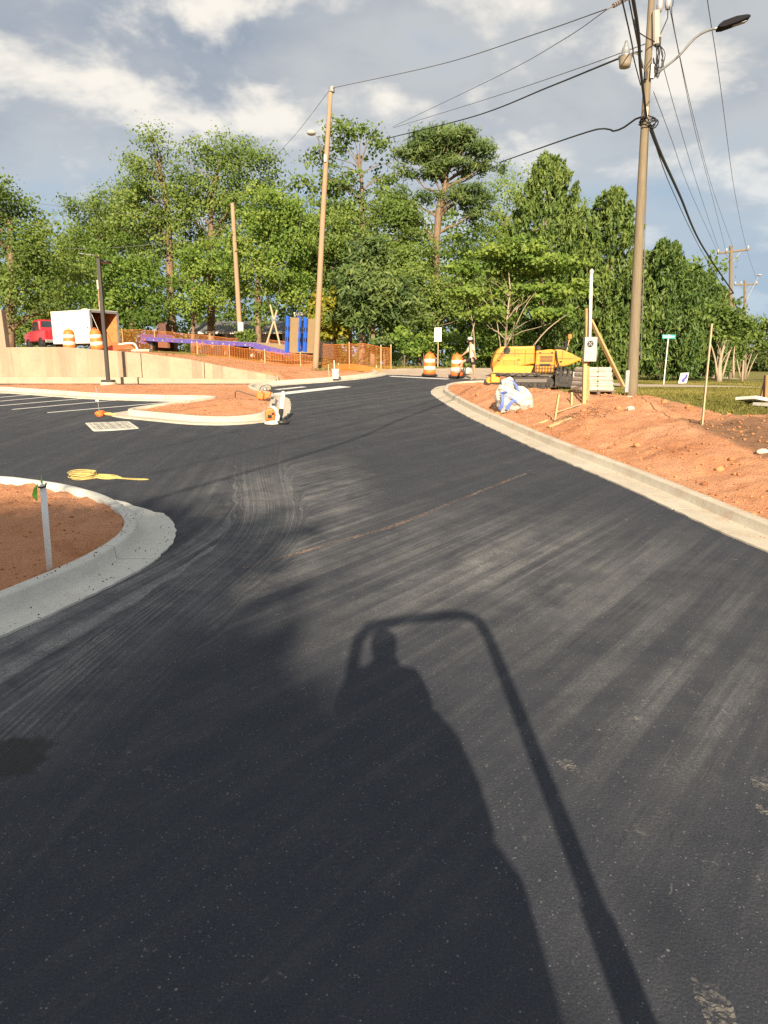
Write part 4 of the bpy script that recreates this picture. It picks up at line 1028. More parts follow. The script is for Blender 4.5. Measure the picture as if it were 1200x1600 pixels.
# ---- traffic drums
def drum(label, pos, rz=0.0, tilt=0.0, h=.98, group='traffic drums'):
    t = thing('traffic_drum', label, 'traffic drum', pos, rz, group); t.rotation_euler = (tilt * .4, tilt, rz)
    MB().lathe([(.36, 0), (.37, .02), (.36, .065), (.28, .075)], 20).build('rubber_base', M_BLACK, t, smooth=False)
    R0, R1 = .285, .225; rad = lambda z: R0 + (R1 - R0) * (z - .06) / (h - .06)
    MB().lathe([(rad(.06), .06), (rad(.2), .2), (rad(.78), h * .80), (rad(.85) - .005, h * .86), (.17, h * .955), (.10, h * .985), (0, h * .985)], 24).build('body', M_ORANGE, t, smooth=True)
    for z0, z1 in ((.26, .42), (.58, .74)):
        z0 *= h; z1 *= h; MB().lathe([(rad(z0) + .001, z0), (rad(z0) + .006, z0 + .004), (rad(z1) + .006, z1 - .004), (rad(z1) + .001, z1)], 24).build('reflective_band', M_ORSTRIPE, t, smooth=True)
    MB().tube([(-.07, 0, h * .97), (-.05, 0, h * 1.03), (.05, 0, h * 1.03), (.07, 0, h * .97)], .016, 6).build('handle', M_ORANGE, t)
    return t
p = at(671, 587, 32.2); p.z = float(S(p.y)) + .02; drum('orange and white traffic drum left of the speed limit sign post', p, .4, h=1.02)
p = at(713.5, 589, 31.4); p.z = float(S(p.y)) + .02; drum('orange and white traffic drum beside the walking person', p, 1.1, h=1.02)
p = at(109, 546, 33.2); p.z = gz(p.x, p.y) - .02; drum('dirty traffic drum in front of the white trailer wheel', p, 2.0, R(3))
p = at(153, 548, 32.0); p.z = gz(p.x, p.y) - .02; drum('scuffed traffic drum behind the black parking-lot light', p, .9, R(-4))

# ---- planter pipe with its green ribbon
b = at(77, 887, 7.0); b = lot(77, 889, .12)
t = thing('pvc_pipe', 'upright white pipe stub with green ribbon in the near planter', 'pipe', (b.x, b.y, b.z - .02))
top = at(67, 757, b.y) - Vector(t.location)
mid = top * .5
MB().tube([(0, 0, -.2), mid, top], .031, 14).build('pipe', pbr('clean_pvc', (.82, .83, .82), .3, spec=.5, dirt=(.5, .3, .2), dirtamt=.2, vscale=6), t, smooth=True)
M_RIB = pbr('lime_ribbon', (.28, .62, .06), .5)
rb = MB(); P = [top + Vector((-.02, -.035, .02)), top + Vector((-.055, -.05, -.03)), top + Vector((-.07, -.045, -.10)), top + Vector((-.045, -.05, -.16))]
wv = [.008, .032, .040, .012]
for i, (c, w_) in enumerate(zip(P, wv)): rb.v += [tuple(c + Vector((-w_ * .6, .01 * math.sin(i * 2), 0))), tuple(c + Vector((w_ * .6, -.015 * math.cos(i * 2), .01)))]
rb.f = [(2 * i, 2 * i + 1, 2 * i + 3, 2 * i + 2) for i in range(3)]
o = rb.build('ribbon', M_RIB, t); sol = o.modifiers.new('t', 'SOLIDIFY'); sol.thickness = .002
MB().add([top + Vector((-.012, -.02, .02)), top + Vector((.012, -.02, .0)), top + Vector((0, -.012, .115)), top + Vector((0, 0, .0))], [(0, 1, 2), (1, 3, 2), (3, 0, 2), (0, 3, 1)]).build('ribbon_tip', M_RIB, t)
MB().tube([top + Vector((-.034, -.034, -.02)), top + Vector((0, -.04, -.025)), top + Vector((.036, -.02, -.015)), top + Vector((.05, -.03, .02))], .008, 5).build('tie', M_BLACK, t)

# ---- stakes and lumber on the right
def stake(label, base, top, Y, w_, th, mat=M_LATH, group='wooden stakes', Y2=None):
    a = at(*base, Y); c = at(*top, Y2 or Y); a.z = min(a.z, gz(a.x, a.y)) - .15
    d = (c - a); M_ = d.to_track_quat('Z', 'Y').to_matrix()
    m = MB().box((0, 0, d.length / 2), (w_, th, d.length)); m.v = [tuple(M_ @ Vector(v)) for v in m.v]
    o = m.build('wooden_stake', mat, None, .004); o.location = a
    return tag(o, label, 'stake', group)
stake('tall thin survey stake standing on the right lawn edge', (1097, 662), (1112, 506), 14, .05, .03)
stake('short yellow stake leaning in the dirt near the bulk bag', (866, 643), (873, 616), 16.5, .085, .04, M_LUMBER)
stake('short upright block of lumber right of the leaning stake', (893, 628), (893, 613), 18, .11, .05, M_LUMBER)
stake('left thin stake beside the white bucket', (515, 592), (513, 569), 30.6, .05, .03)
stake('right thin stake standing in the white bucket', (523, 586), (522, 563), 31, .05, .03, M_PVC)
# meter pedestal
b = at(915, 622, 18); b.z = gz(b.x, b.y)
t = thing('power_pedestal', 'temporary power pole with grey meter box and yellow brace', 'power pedestal', b)
q = lambda u, v, dy=0.: at(u, v, 18 + dy) - b
def beam(m, a, c, w_, th):
    d = c - a; M_ = d.to_track_quat('Z', 'Y').to_matrix(); n = len(m.v)
    m.box((0, 0, d.length / 2), (w_, th, d.length)); m.v[n:] = [tuple(M_ @ Vector(v) + a) for v in m.v[n:]]; return m
beam(MB(), q(912, 640), q(914, 560), .12, .09).build('post', M_LUMBER, t, .005)
beam(MB(), q(918, 625, .12), q(917, 482, .12), .09, .09).build('post', pbr('rusty_post', (.42, .23, .10), .9, var=.25), t, .005)
MB().tube([q(921.5, 540, -.03), q(924, 428, -.03)], .038, 10).build('mast_conduit', M_PVC, t, smooth=True)
MB().lathe([(.05, 0), (.06, .06), (.02, .12)], 10, q(924.3, 428, -.03)).build('weather_head', M_GREYP, t)
bx_ = MB().box(q(921.5, 546, -.10), (.31, .17, .60)).build('meter_box', M_GREYP, t, .012)
MB().box(q(921.5, 546, -.10) + Vector((0, -.089, -.12)), (.27, .012, .32)).build('cover', M_GREYP, bx_, .006)
MB().lathe([(.075, -.02), (.075, .02)], 16, (0, 0, 0), rotx(R(90))).build('meter_opening', M_SIGNK, bx_).location = q(922.5, 537, -.20)
for sx, sz in ((-.03, .028), (.03, .028), (-.03, -.03), (.03, -.03), (0, 0)): MB().box(q(922.5, 537, -.225) + Vector((sx, 0, sz)), (.022, .01, .03)).build('meter_jaw', M_GREYP, bx_)
MB().tube(smooth3([q(930, 532, -.1), q(933, 550, -.12), q(931, 562, -.1)], .08), .02, 6).build('conduit', M_STEEL, t)
beam(MB(), q(923, 500, .1), q(974, 604, .9), .10, .06).build('brace', M_LUMBER, t, .005)
# wrapped pallet of bags
b = at(925, 606, 21); b.z = gz(b.x, b.y)
t = thing('wrapped_pallet', 'shrink-wrapped pallet of bags beside the meter pole', 'pallet', b, R(8))
pm = MB()
for k in range(5): pm.box((0, -.42 + .21 * k, .11), (1.05, .10, .02))
for k in (-.45, 0, .45): pm.box((k, 0, .05), (.09, .95, .09))
pm.build('pallet_base', wood('old_pallet', (.10, .07, .05), (.2, .15, .10)), t)
M_BAGP = pbr('grey_bag', (.42, .38, .33), .75, var=.2, vscale=7, bump=.5, bscale=12); M_WRAP = pbr('stretch_wrap', (.46, .43, .36), .28, var=.15, vscale=6, spec=.6, bump=.8, bscale=9)
for k in range(5):
    zc = .19 + k * .135; s_ = 1 - .035 * k
    for sx in (-.25, .25):
        bm_ = MB(); bm_.box((sx * s_, 0, zc), (.50 * s_, .86 * s_, .145)); o = bm_.build('bag', M_BAGP if (k + (sx > 0)) % 2 else M_WRAP, t, .05, seg=3)
for i in range(7):
    z_ = .14 + i * .1; sx = .525 - .02 * i
    MB().tube([(-sx, -.45 + .012 * i, z_), (0, -.47 + .015 * i, z_ + .02), (sx, -.45 + .012 * i, z_ - .01), (sx, .45, z_)], .004, 4).build('wrap_fold', M_WRAP, t)
# ---- loose boards, broken concrete, debris on the bank
def board(label, u0, v0, u1, v1, Y0, Y1, w_, th, mat=M_LUMBER, lift=.03):
    a, c = at(u0, v0, Y0), at(u1, v1, Y1); a.z = gz(a.x, a.y) + lift; c.z = gz(c.x, c.y) + lift
    o = beam(MB(), Vector((0, 0, 0)), c - a, w_, th).build('loose_board', mat, None, .004); o.location = a
    return tag(o, label, 'board', 'loose boards on the dirt')
board('long yellow form board lying along the kerb below the bulk bag', 800, 640, 856, 640, 16.6, 16.8, .09, .04)
board('short board lying under the leaning yellow stake', 858, 646, 894, 642, 16.1, 16.4, .09, .04)
board('thin lath lying near the upright lumber block', 868, 632, 908, 625, 17.2, 17.6, .04, .02, M_LATH, .08)
# crumbs of asphalt kicked onto the planter gutter
def crumbs_():
    V, F, o_ = [], [], 0; P = smooth_line(PLANT, .05)
    P = [(p, (P[min(i + 1, len(P) - 1)] - P[max(i - 1, 0)]).normalized()) for i, p in enumerate(P) if 4.5 < p.y < 9.6 and p.x > -5]
    for k in range(420):
        p, d = random.choice(P); off_ = random.choice((random.uniform(.05, .45), random.uniform(.30, .50), random.uniform(-.13, -.02))); q = p + Vector((d.y, -d.x)) * off_; s_ = .0025 + .009 * random.random() ** 3
        z0 = float(S(p.y)) + (.156 if off_ < 0 else .013)
        V += [(q.x + s_, q.y, z0), (q.x - s_ * .7, q.y + s_, z0), (q.x - s_ * .6, q.y - s_, z0), (q.x, q.y, z0 + s_ * 1.3)]; F += [(o_, o_ + 1, o_ + 3), (o_ + 1, o_ + 2, o_ + 3), (o_ + 2, o_, o_ + 3)]; o_ += 4
    me = bpy.data.meshes.new('asphalt_crumbs'); me.from_pydata(V, [], F); return stuff(tag(link('asphalt_crumbs', me, M_BLACK), 'black asphalt crumbs scattered on the planter gutter', 'crumbs'))
crumbs_()
def rock_mesh(n, seed):
    bm = bmesh.new(); bmesh.ops.create_icosphere(bm, subdivisions=n, radius=1)
    r_ = random.Random(seed)
    for v in bm.verts:
        f = 1 + .35 * (float(vn(v.co.x * 2 + seed, v.co.y * 2 + v.co.z * 1.7, seed)) - .5) * 2 + r_.uniform(-.06, .06); v.co *= f
    me = bpy.data.meshes.new('rock'); bm.to_mesh(me); bm.free(); return me
# clods scattered on the red clay: nobody could count them
tmpl = []
for s_ in range(4):
    me = rock_mesh(1, s_ + 3); tmpl.append((np.array([v.co[:] for v in me.vertices]), np.array([p.vertices[:] for p in me.polygons])))
V_, F_, off = [], [], 0
def clods(n, sample, zf, smin, smax):
    global off
    X_, Y_ = sample(n * 6); X_, Y_ = X_[:n], Y_[:n]; n = len(X_); Z_ = zf(X_, Y_)
    s_ = smin + (smax - smin) * rng.random(n) ** 3
    for k in range(n):
        vv, ff = tmpl[k % 4]; a = rng.uniform(0, 6.28); ca, sa = math.cos(a), math.sin(a)
        Rm = np.array([[ca, -sa, 0], [sa, ca, 0], [0, 0, 1]])
        V_.append(vv @ Rm.T * s_[k] * np.array([1, rng.uniform(.6, 1), .7]) + np.array([X_[k], Y_[k], Z_[k] + s_[k] * .25])); F_.append(ff + off); off += len(vv)
def f_bank(n):
    y_ = rng.uniform(7, 27.5, n); x_ = rkx(y_) + .66 + rng.random(n) ** 1.4 * 5; k = gmask(x_, y_) < .45; return x_[k], y_[k]
def f_poly(x0, x1, y0, y1, poly, dx=0):
    def f(n):
        x_ = rng.uniform(x0, x1, n); y_ = rng.uniform(y0, y1, n); k = inpoly(x_ + dx, y_, poly); return x_[k], y_[k]
    return f
clods(4200, f_bank, ground, .005, .036)
clods(1500, f_poly(-7.5, -3.0, 4.5, 11, planter_poly, .12), lambda x_, y_: S(y_) + .10 + .13 * fbm(x_ * 2.2, y_ * 2.2, 5, 31), .004, .022)
clods(350, f_poly(-6.8, -3.4, 18.3, 22.6, isle_poly, .12), zisle, .008, .035)
clods(500, lambda n: (rng.uniform(-12, -2.5, n), rng.uniform(30, 36, n)), ground, .02, .06)
clods(90, f_bank, ground, .035, .10)
def f_spill(a, b):
    def f(n):
        y_ = rng.uniform(8, 24, n); k = vn(y_ * .9, y_ * 0 + 3, 4) > .45; y_ = y_[k]; return rkx(y_) + rng.uniform(a, b, len(y_)), y_
    return f
clods(330, f_spill(.50, .64), lambda x_, y_: S(y_) + .150, .003, .014)
clods(220, f_spill(.20, .48), lambda x_, y_: S(y_) + .010, .003, .013)
F_all = np.concatenate(F_)
M_CLOD = pbr('clay_clod', (.37, .165, .08), .95, var=.45, vscale=1.2, spec=.1)
stuff(tag(link('clay_clods', quads('clay_clods', np.concatenate(V_), F_all), M_CLOD), 'small clods of red clay scattered over the bare dirt', 'clods'))
# white chunks of rubble
for (lab, u, v, Y, s_) in [('pale broken concrete chunk at the kerb below the bulk bag', 777, 641, 16.2, .10), ('pale stone at the top of the dirt mound by the big pole', 986, 635, 16.6, .11),
                           ('grey stone half sunk in dirt at the right edge', 1191, 700, 11.5, .10), ('flat pale stone beside the ground wire guard', 984, 613, 19.8, .09)]:
    me = rock_mesh(2, int(u)); p = at(u, v, Y); o = link('stone', me, pbr('pale_stone', (.5, .46, .38), .9, var=.2)); o.scale = (s_, s_ * .8, s_ * .55); o.location = (p.x, p.y, gz(p.x, p.y) + s_ * .2); tag(o, lab, 'stone', 'stones on the bank')
# twigs and roots in the dirt
for i, (u, v, Y) in enumerate([(905, 640, 16.2), (940, 632, 17), (930, 652, 15.5), (800, 655, 15.2), (838, 662, 14.6)]):
    p = at(u, v, Y); tw = MB()
    for k in range(5):
        a = Vector((random.uniform(-.3, .3), random.uniform(-.2, .2), 0)); an = random.uniform(0, 3.1); ln = random.uniform(.2, .55)
        pts = [a, a + Vector((math.cos(an) * ln * .5, math.sin(an) * ln * .4, .08)), a + Vector((math.cos(an) * ln, math.sin(an) * ln * .8, .03))]
        pts = [Vector((w_.x, w_.y, w_.z + gz(p.x + w_.x, p.y + w_.y) - gz(p.x, p.y) + .02)) for w_ in pts]; tw.tube(pts, .008, 4)
    o = tw.build('roots', pbr('root', (.16, .09, .055), .9)); o.location = (p.x, p.y, gz(p.x, p.y)); stuff(o)
    tag(o, ['torn roots on the dirt mound left of the big pole', 'torn roots just below the meter pole', 'torn roots on the near slope of the mound', 'torn roots beside the kerb form board', 'torn roots on the bank above the kerb'][i], 'roots')
# white foam slabs and timber at the right edge
b = at(1188, 632, 17.6); b.z = gz(b.x, b.y)
for lab, dx, dy, rz_, sx in (('upper white board lying tilted at the right edge', -.02, .35, .5, .62), ('lower white board lying on the grass at the right edge', .28, -.1, .35, .8)):
    o = MB().box((0, 0, .05), (sx, .55, .08)).build('white_board', M_WHITE, None, .006); o.location = (b.x + dx, b.y + dy, gz(b.x + dx, b.y + dy) + (.10 if dy > 0 else .0)); o.rotation_euler = (R(-6 if dy > 0 else 0), R(8 if dy > 0 else 3), rz_); tag(o, lab, 'board', 'white boards at the right edge')
stake('thick timber post at the right edge behind the white boards', (1197, 628), (1198, 586), 18.6, .10, .10, wood('dark_timber', (.16, .10, .05), (.30, .20, .11)), 'timber at the right edge')
stake('timber prop leaning on the right edge post', (1187, 624), (1196, 592), 18.7, .07, .05, MATS['dark_timber'], 'timber at the right edge')
# lawn blades: nobody could count them
def gpts(n, x0, x1, y0, y1, thr=.5):
    x_ = rng.uniform(x0, x1, n); y_ = rng.uniform(y0, y1, n); k = (gmask(x_, y_) + (vn(x_ * 1.6, y_ * 1.6, 2) - .5) * .8) > thr
    x_, y_ = x_[k], y_[k]; dmin = np.min(np.hypot(x_[:, None] - ROADP[None, ::2, 0], y_[:, None] - ROADP[None, ::2, 1]), 1); k = dmin > 2.7
    return x_[k], y_[k]
gxs, gys = [], []
ROADP = np.array([(p.x, p.y) for p in smooth_line([(5.5, 34.6), (10.5, 32.8), (15.5, 31.6), (20, 32.5), (24, 37), (30, 48), (38, 64)], .5)])
for a in ((60000, 6, 16, 15, 26), (60000, 4, 22, 25, 40), (12000, -2, 4, 33, 40), (30000, 8, 30, 34, 46), (18000, -12, -3, 36, 46)):
    x_, y_ = gpts(*a); gxs.append(x_); gys.append(y_)
x_ = np.concatenate(gxs); y_ = np.concatenate(gys); n = len(x_)
z_ = ground(x_, y_); hh = rng.uniform(.018, .05, n) * (1 + .8 * (vn(x_ * .9, y_ * .9, 8) > .72)); an = rng.uniform(0, 6.28, n); wd_ = .012 + .0006 * y_
dx, dy = np.cos(an) * wd_, np.sin(an) * wd_; lx, ly = rng.normal(size=n) * .03, rng.normal(size=n) * .03
co = np.stack([np.stack([x_ - dx, y_ - dy, z_ - .01], 1), np.stack([x_ + dx, y_ + dy, z_ - .01], 1), np.stack([x_ + lx, y_ + ly, z_ + hh], 1)], 1).reshape(-1, 3)
me = quads('lawn_grass', co, np.arange(3 * n).reshape(-1, 3)); fattr(me, 'tint', np.repeat(np.clip(vn(x_ * .8, y_ * .8, 5) * .8 + rng.normal(size=n) * .15 + .1, 0, 1), 3))
stuff(tag(link('lawn_grass', me, M_GRASS), 'short dry grass of the lawn and verges', 'grass'))

# ================================================================== EQUIPMENT ON THE LOT
# ---- storm drain plate
p0, p1, p2, p3 = lot(138, 661), lot(204, 656.5), lot(212, 672), lot(143, 677)
c = (p0 + p1 + p2 + p3) / 4; ex = ((p1 - p0) + (p2 - p3)) / 2; ey = ((p0 - p3) + (p1 - p2)) / 2
rzp = math.atan2(ex.y, ex.x); t = thing('drain_grate', 'pale double storm drain grate set in the asphalt', 'drain', (c.x, c.y, float(S(c.y))), rzp); t.rotation_euler = (R(3.7) * math.cos(rzp), -R(3.7) * math.sin(rzp) * -1 * 0, rzp)
lx, ly = ex.length, max(1.0, ey.length * .8)
M_GRATE = pbr('pale_grate', (.50, .49, .44), .7, var=.12, vscale=5, dirt=(.25, .2, .16), dirtamt=.4)
fm = MB()
for sx, sy, w_, d_ in ((0, ly / 2 - .03, lx, .06), (0, -ly / 2 + .03, lx, .06), (-lx / 2 + .03, 0, .06, ly - .12), (lx / 2 - .03, 0, .06, ly - .12)): fm.box((sx, sy, .006), (w_, d_, .02))
fm.build('frame', M_GRATE, t)
MB().box((0, 0, -.03), (lx - .1, ly - .1, .02)).build('pit', M_SIGNK, t)
for gxk in (-1, 1):
    gm_ = MB(); W_ = lx / 2 - .08; x0 = gxk * (lx / 4 - .005)
    nb, ns = 7, 3
    for k in range(nb + 1): gm_.box((x0, -ly / 2 + .09 + (ly - .18) * k / nb, .012), (W_, (ly - .18) / nb * .70, .022))
    for k in range(ns + 1): gm_.box((x0 - W_ / 2 + W_ * k / ns, 0, .0125), (.13, ly - .13, .021))
    gm_.build('grate_leaf', M_GRATE, t, .004)
# ---- string marker with orange base
b = lot(156, 650); t = thing('string_marker', 'wire marker with orange lump at the island tip', 'marker', b)
me = rock_mesh(2, 9); o = link('base_lump', me, M_ORANGE, t); o.scale = (.14, .13, .09); o.location = (0, 0, .05)
me = rock_mesh(2, 12); o = link('sand_bag', me, pbr('tan_cloth', (.55, .38, .14), .9), t); o.scale = (.16, .08, .05); o.location = (.28, .06, .04)
MB().tube([(0, 0, .05), (-.03, 0, .55), (-.05, .02, .80)], .008, 5).build('wire_stem', M_STEEL, t); MB().box((-.035, 0, .42), (.09, .01, .04)).build('flag', M_WHITE, t)
# ---- coil of yellow rope
b = lot(150, 747); t = thing('rope_coil', 'tangled coil of yellow rope lying on the asphalt', 'rope', b, R(-4)); t.rotation_euler.x = R(3.7)
M_ROPE = pbr('yellow_rope', (.46, .36, .13), .8, var=.2, vscale=20)
m = MB()
for k in range(16):
    ph = random.uniform(0, 6); ax_, ay_ = random.uniform(.17, .24), random.uniform(.10, .17); z0 = .012 + .006 * k; ox, oy = random.uniform(-.03, .03), random.uniform(-.03, .03)
    m.tube([(-.22 + ox + ax_ * math.cos(a), oy + ay_ * math.sin(a), z0 + .006 * math.sin(3 * a + ph)) for a in np.linspace(0, 2 * math.pi, 22)], .007, 5, cap=False)
m.build('coil', M_ROPE, t)
m = MB()
for k in range(6):
    a_ = random.uniform(-.02, .10); ln = random.uniform(.15, .32); w_ = random.uniform(.03, .08)
    m.tube(smooth3([(-.05, a_, .05), (.08 + ln * .5, a_ + w_, .02), (.12 + ln, a_ * .3, .015), (.08 + ln * .5, a_ - w_ - .04, .012), (-.05, a_ - .05, .03)], .04), .006, 5)
m.tube(smooth3([(.3, 0, .012), (.55, -.03, .01), (.85, -.07, .01), (.95, -.10, .012), (.82, -.13, .01), (.55, -.08, .01), (.32, -.03, .012)], .05), .007, 5)
m.build('loose_loops', M_ROPE, t)
# ---- backpack blower
b = lot(424, 664); t = thing('backpack_blower', 'orange and white backpack leaf blower on the island kerb', 'leaf blower', (b.x, b.y + .12, float(S(b.y + .12))), R(12))
M_STW = pbr('white_plastic', (.55, .53, .46), .4, spec=.5); M_STO = pbr('orange_plastic', (.75, .15, .025), .4, spec=.5)
MB().lathe([(.0, 0), (.19, .0), (.20, .02), (.19, .05), (.15, .08), (.13, .11)], 20).build('base', M_STW, t, smooth=True)
MB().prism([(-.17, .10), (.07, .10), (.08, .22), (.06, .36), (.0, .40), (-.12, .39), (-.17, .33)], -.15, .08).build('engine_cover', M_STO, t, .03, seg=3)
MB().box((-.06, -.155, .20), (.10, .02, .09)).build('muffler', M_BLACK, t, .01); MB().box((.02, -.155, .27), (.06, .02, .05)).build('choke_plate', M_BLACK, t, .006)
MB().prism([(.05, .06), (.17, .06), (.20, .20), (.15, .36), (.08, .46), (-.04, .47), (-.02, .41), (.06, .36), (.09, .22)], -.12, .14).build('fan_housing', M_STW, t, .025, seg=3)
MB().prism([(.0, .45), (.06, .45), (.10, .50), (.02, .52)], -.05, .05).build('grip', M_BLACK, t, .01)
ang_ = [Vector((.20, .0, .14)), Vector((.25, .10, .35)), Vector((.32, .30, .78))]
MB().tube([(.14, 0, .16), (.21, .02, .16), (.23, .05, .26), (.25, .10, .36)], .058, 12).build('bellows', M_BLACK, t)
MB().tube([(.245, .09, .30), (.33, .30, .80)], [.062, .055], 14).build('blower_tube', pbr('pale_tube', (.60, .62, .55), .35, spec=.5), t, smooth=True)
MB().tube([(.33, .30, .80), (.335, .31, .84)], .066, 14).build('nozzle_ring', M_BLACK, t)
hs = MB(); hs.tube(smooth3([(.15, -.08, .06), (.22, -.12, .05), (.32, -.10, .05), (.36, -.02, .06), (.30, .04, .07)], .03), .052, 10); hs.lathe([(0, .0), (.11, .0), (.12, .04), (.08, .09), (0, .1)], 14, (.30, -.04, .01))
hs.build('harness_pad', M_BLKMET, t, smooth=True)
MB().tube([(.40, .02, .03), (.40, .03, .20), (.405, .03, .26)], .014, 6).build('throttle_handle', M_BLACK, t)
# ---- power cutter lying on the island
b = lot(410, 622, .2); t = thing('power_trimmer', 'orange engine tool with hoop handle and long shaft on the island dirt', 'power tool', (b.x, b.y, gz(0, 0) * 0 + float(zisle(np.array(b.x), np.array(b.y))) + .0), R(5))
MB().prism([(-.16, .06), (.02, .02), (.06, .18), (.0, .30), (-.10, .32), (-.18, .20)], -.10, .10).build('engine_cover', M_STO, t, .03, seg=3)
MB().prism([(.06, .03), (.24, .10), (.28, .24), (.18, .30), (.06, .22)], -.09, .11).build('starter_cover', M_STO, t, .03, seg=3)
MB().lathe([(0, .0), (.07, .0), (.075, .05), (.05, .09), (0, .1)], 14, (.09, -.02, .30)).build('fuel_cap', M_STEEL, t, smooth=True)
MB().box((.21, .02, .36), (.13, .12, .08), roty(R(-20))).build('air_filter', pbr('olive_plastic', (.22, .2, .12), .6), t, .015)
MB().tube(smooth3([(-.08, 0, .30), (-.02, 0, .42), (.12, 0, .47), (.26, 0, .46), (.33, 0, .34), (.34, 0, .20)], .05), .012, 7).build('hoop_handle', M_BLKMET, t, smooth=True)
MB().tube(smooth3([(.22, -.05, -.02), (-.10, -.06, .10), (-.45, -.05, .21), (-.70, -.04, .29), (-.80, -.04, .27), (-.82, -.04, .08)], .06), .014, 7).build('shaft', M_BLKMET, t, smooth=True)
MB().tube([(.04, .05, .0), (.26, .05, .02), (.34, .03, .08)], .016, 6).build('skid', M_BLKMET, t)
# ---- white bucket by the driveway kerb
b = lot(524, 592.5, .12); t = thing('bucket', 'white bucket standing behind the driveway kerb', 'bucket', (b.x, b.y + .2, gz(b.x, b.y + .2) + .15))
t.location.z = float(S(b.y)) + .14
MB().lathe([(.135, 0), (.16, .36), (.175, .365), (.175, .39), (.16, .39), (.15, .36), (.13, .03), (0, .03)], 20).build('pail', M_PVC, t, smooth=False); MB().tube([(-.17, 0, .34), (-.12, -.14, .24), (.12, -.14, .24), (.17, 0, .34)], .006, 5).build('bail', M_STEEL, t)

# ---- bulk bag
b = at(800, 622, 18.8); b.z = gz(b.x, b.y)
t = thing('bulk_bag', 'white and blue woven bulk bag slumped on the red dirt', 'bag', b)
M_FIBC = pbr('woven_white', (.46, .45, .41), .8, var=.08, vscale=5, bump=.6, bscale=9, dirt=(.5, .3, .18), dirtamt=.3); M_FIBB = pbr('woven_blue', (.10, .16, .50), .7, var=.2)
def lump(name, c, rad, seed, mat, par, n=2, amp=.30, fold=0.0):
    bm = bmesh.new(); bmesh.ops.create_icosphere(bm, subdivisions=n + 1, radius=1)
    for v in bm.verts:
        d = v.co.normalized(); f = 1 + amp * (float(vn(d.x * 2.3 + seed, d.y * 2.3 + d.z * 2.1 + seed, seed)) - .5) * 2 + amp * .7 * (abs(float(vn(d.x * 5 + seed, d.z * 5 + d.y * 4, seed + 3)) - .5) * 2 - .4)
        if fold: az_ = math.atan2(d.y, d.x); f += fold * (abs(math.sin(az_ * 4.5 + seed + 2.2 * d.z)) - .5) * (.35 + .65 * max(0, d.z)) + fold * .5 * math.sin(d.z * 9 + az_ * 2)
        v.co = Vector((d.x * rad[0] * f, d.y * rad[1] * f, d.z * rad[2] * f))
        if v.co.z + c[2] < -.06: v.co.z = -.06 - c[2]
    me = bpy.data.meshes.new(name); bm.to_mesh(me); bm.free(); o = link(name, me, mat, par, smooth=False); o.location = c; return o
lump('side_bulge', (.20, 0, .28), (.36, .36, .36), 5, M_FIBC, t, amp=.22, fold=.14); lump('main_sack', (-.16, .05, .28), (.28, .34, .40), 8, M_FIBC, t, amp=.18, fold=.16); lump('gathered_top', (-.14, .02, .56), (.22, .2, .24), 12, M_FIBC, t, amp=.2, fold=.28)
for pts in ([(-.36, -.26, .04), (-.30, -.33, .22), (-.31, -.28, .44)], [(-.20, -.33, .04), (-.10, -.36, .22), (.04, -.34, .30)], [(-.24, -.30, .40), (-.10, -.35, .36), (.06, -.35, .22)], [(-.06, -.15, .80), (.06, -.2, .66), (.12, -.22, .52)], [(-.34, -.22, .45), (-.2, -.30, .50), (-.05, -.30, .47)]):
    m = MB()
    for i, p in enumerate(smooth3(pts, .05)):
        m.v += [(p.x - .04, p.y - .03, p.z + .012), (p.x + .04, p.y - .033, p.z - .012)]
    m.f = [(2 * i, 2 * i + 1, 2 * i + 3, 2 * i + 2) for i in range(len(m.v) // 2 - 1)]; o = m.build('blue_strap', M_FIBB, t); s_ = o.modifiers.new('t', 'SOLIDIFY'); s_.thickness = .012
M_PIT = None

# ---- yellow asphalt paver
b = at(834, 604, 26.0); b.z = gz(b.x, b.y) - .02
pv = thing('asphalt_paver', 'yellow asphalt paver with black tracks parked on the dirt', 'paver', b, R(-6)); pv.scale = (.93, .93, .96)
M_YEL = pbr('machine_yellow', (.56, .235, .010), .42, var=.06, dirt=(.22, .11, .05), dirtamt=.6, vscale=2.2, spec=.4); M_YELO = pbr('faded_orange', (.72, .30, .03), .5, var=.12, dirt=(.25, .12, .06), dirtamt=.4, vscale=4)
M_TAR = pbr('tarry_black', (.025, .023, .022), .65, var=.3, vscale=5, dirt=(.12, .09, .07), dirtamt=.4)
MB().prism([(-1.62, .62), (-1.70, .85), (-1.66, 1.12), (-1.56, 1.38), (-1.38, 1.56), (-.10, 1.58), (-.08, .92), (-.20, .92)], -.75, .75).build('hopper_body', M_YEL, pv, .05, seg=3)
MB().prism([(-1.64, .60), (-.22, .60), (-.12, .86), (-1.66, .86)], -.79, -.752).build('hopper_skirt', M_YELO, pv, .01)
MB().lathe([(.13, -.01), (.13, .012)], 18, (-1.15, -.762, 1.42), rotx(R(90))).build('round_badge', M_TAR, pv)
MB().box((-.60, -.757, 1.48), (.62, .014, .07)).build('top_vent', M_YELO, pv, .005)
MB().prism([(-.06, .60), (.66, .60), (.66, 1.42), (.50, 1.46), (-.06, 1.40)], -.80, .72).build('engine_housing', M_YEL, pv, .03)
for k in range(5): MB().box((.34, -.806, 1.02 + k * .045), (.48, .014, .026)).build('louvre', M_TAR, pv)
gd = MB()
for k in range(9): gd.box((-.02 + k * .11, -.88, .72), (.016, .016, .36))
for k in range(4): gd.box((.42, -.88, .55 + k * .115), (.92, .016, .016))
gd.build('guard_grille', M_TAR, pv)
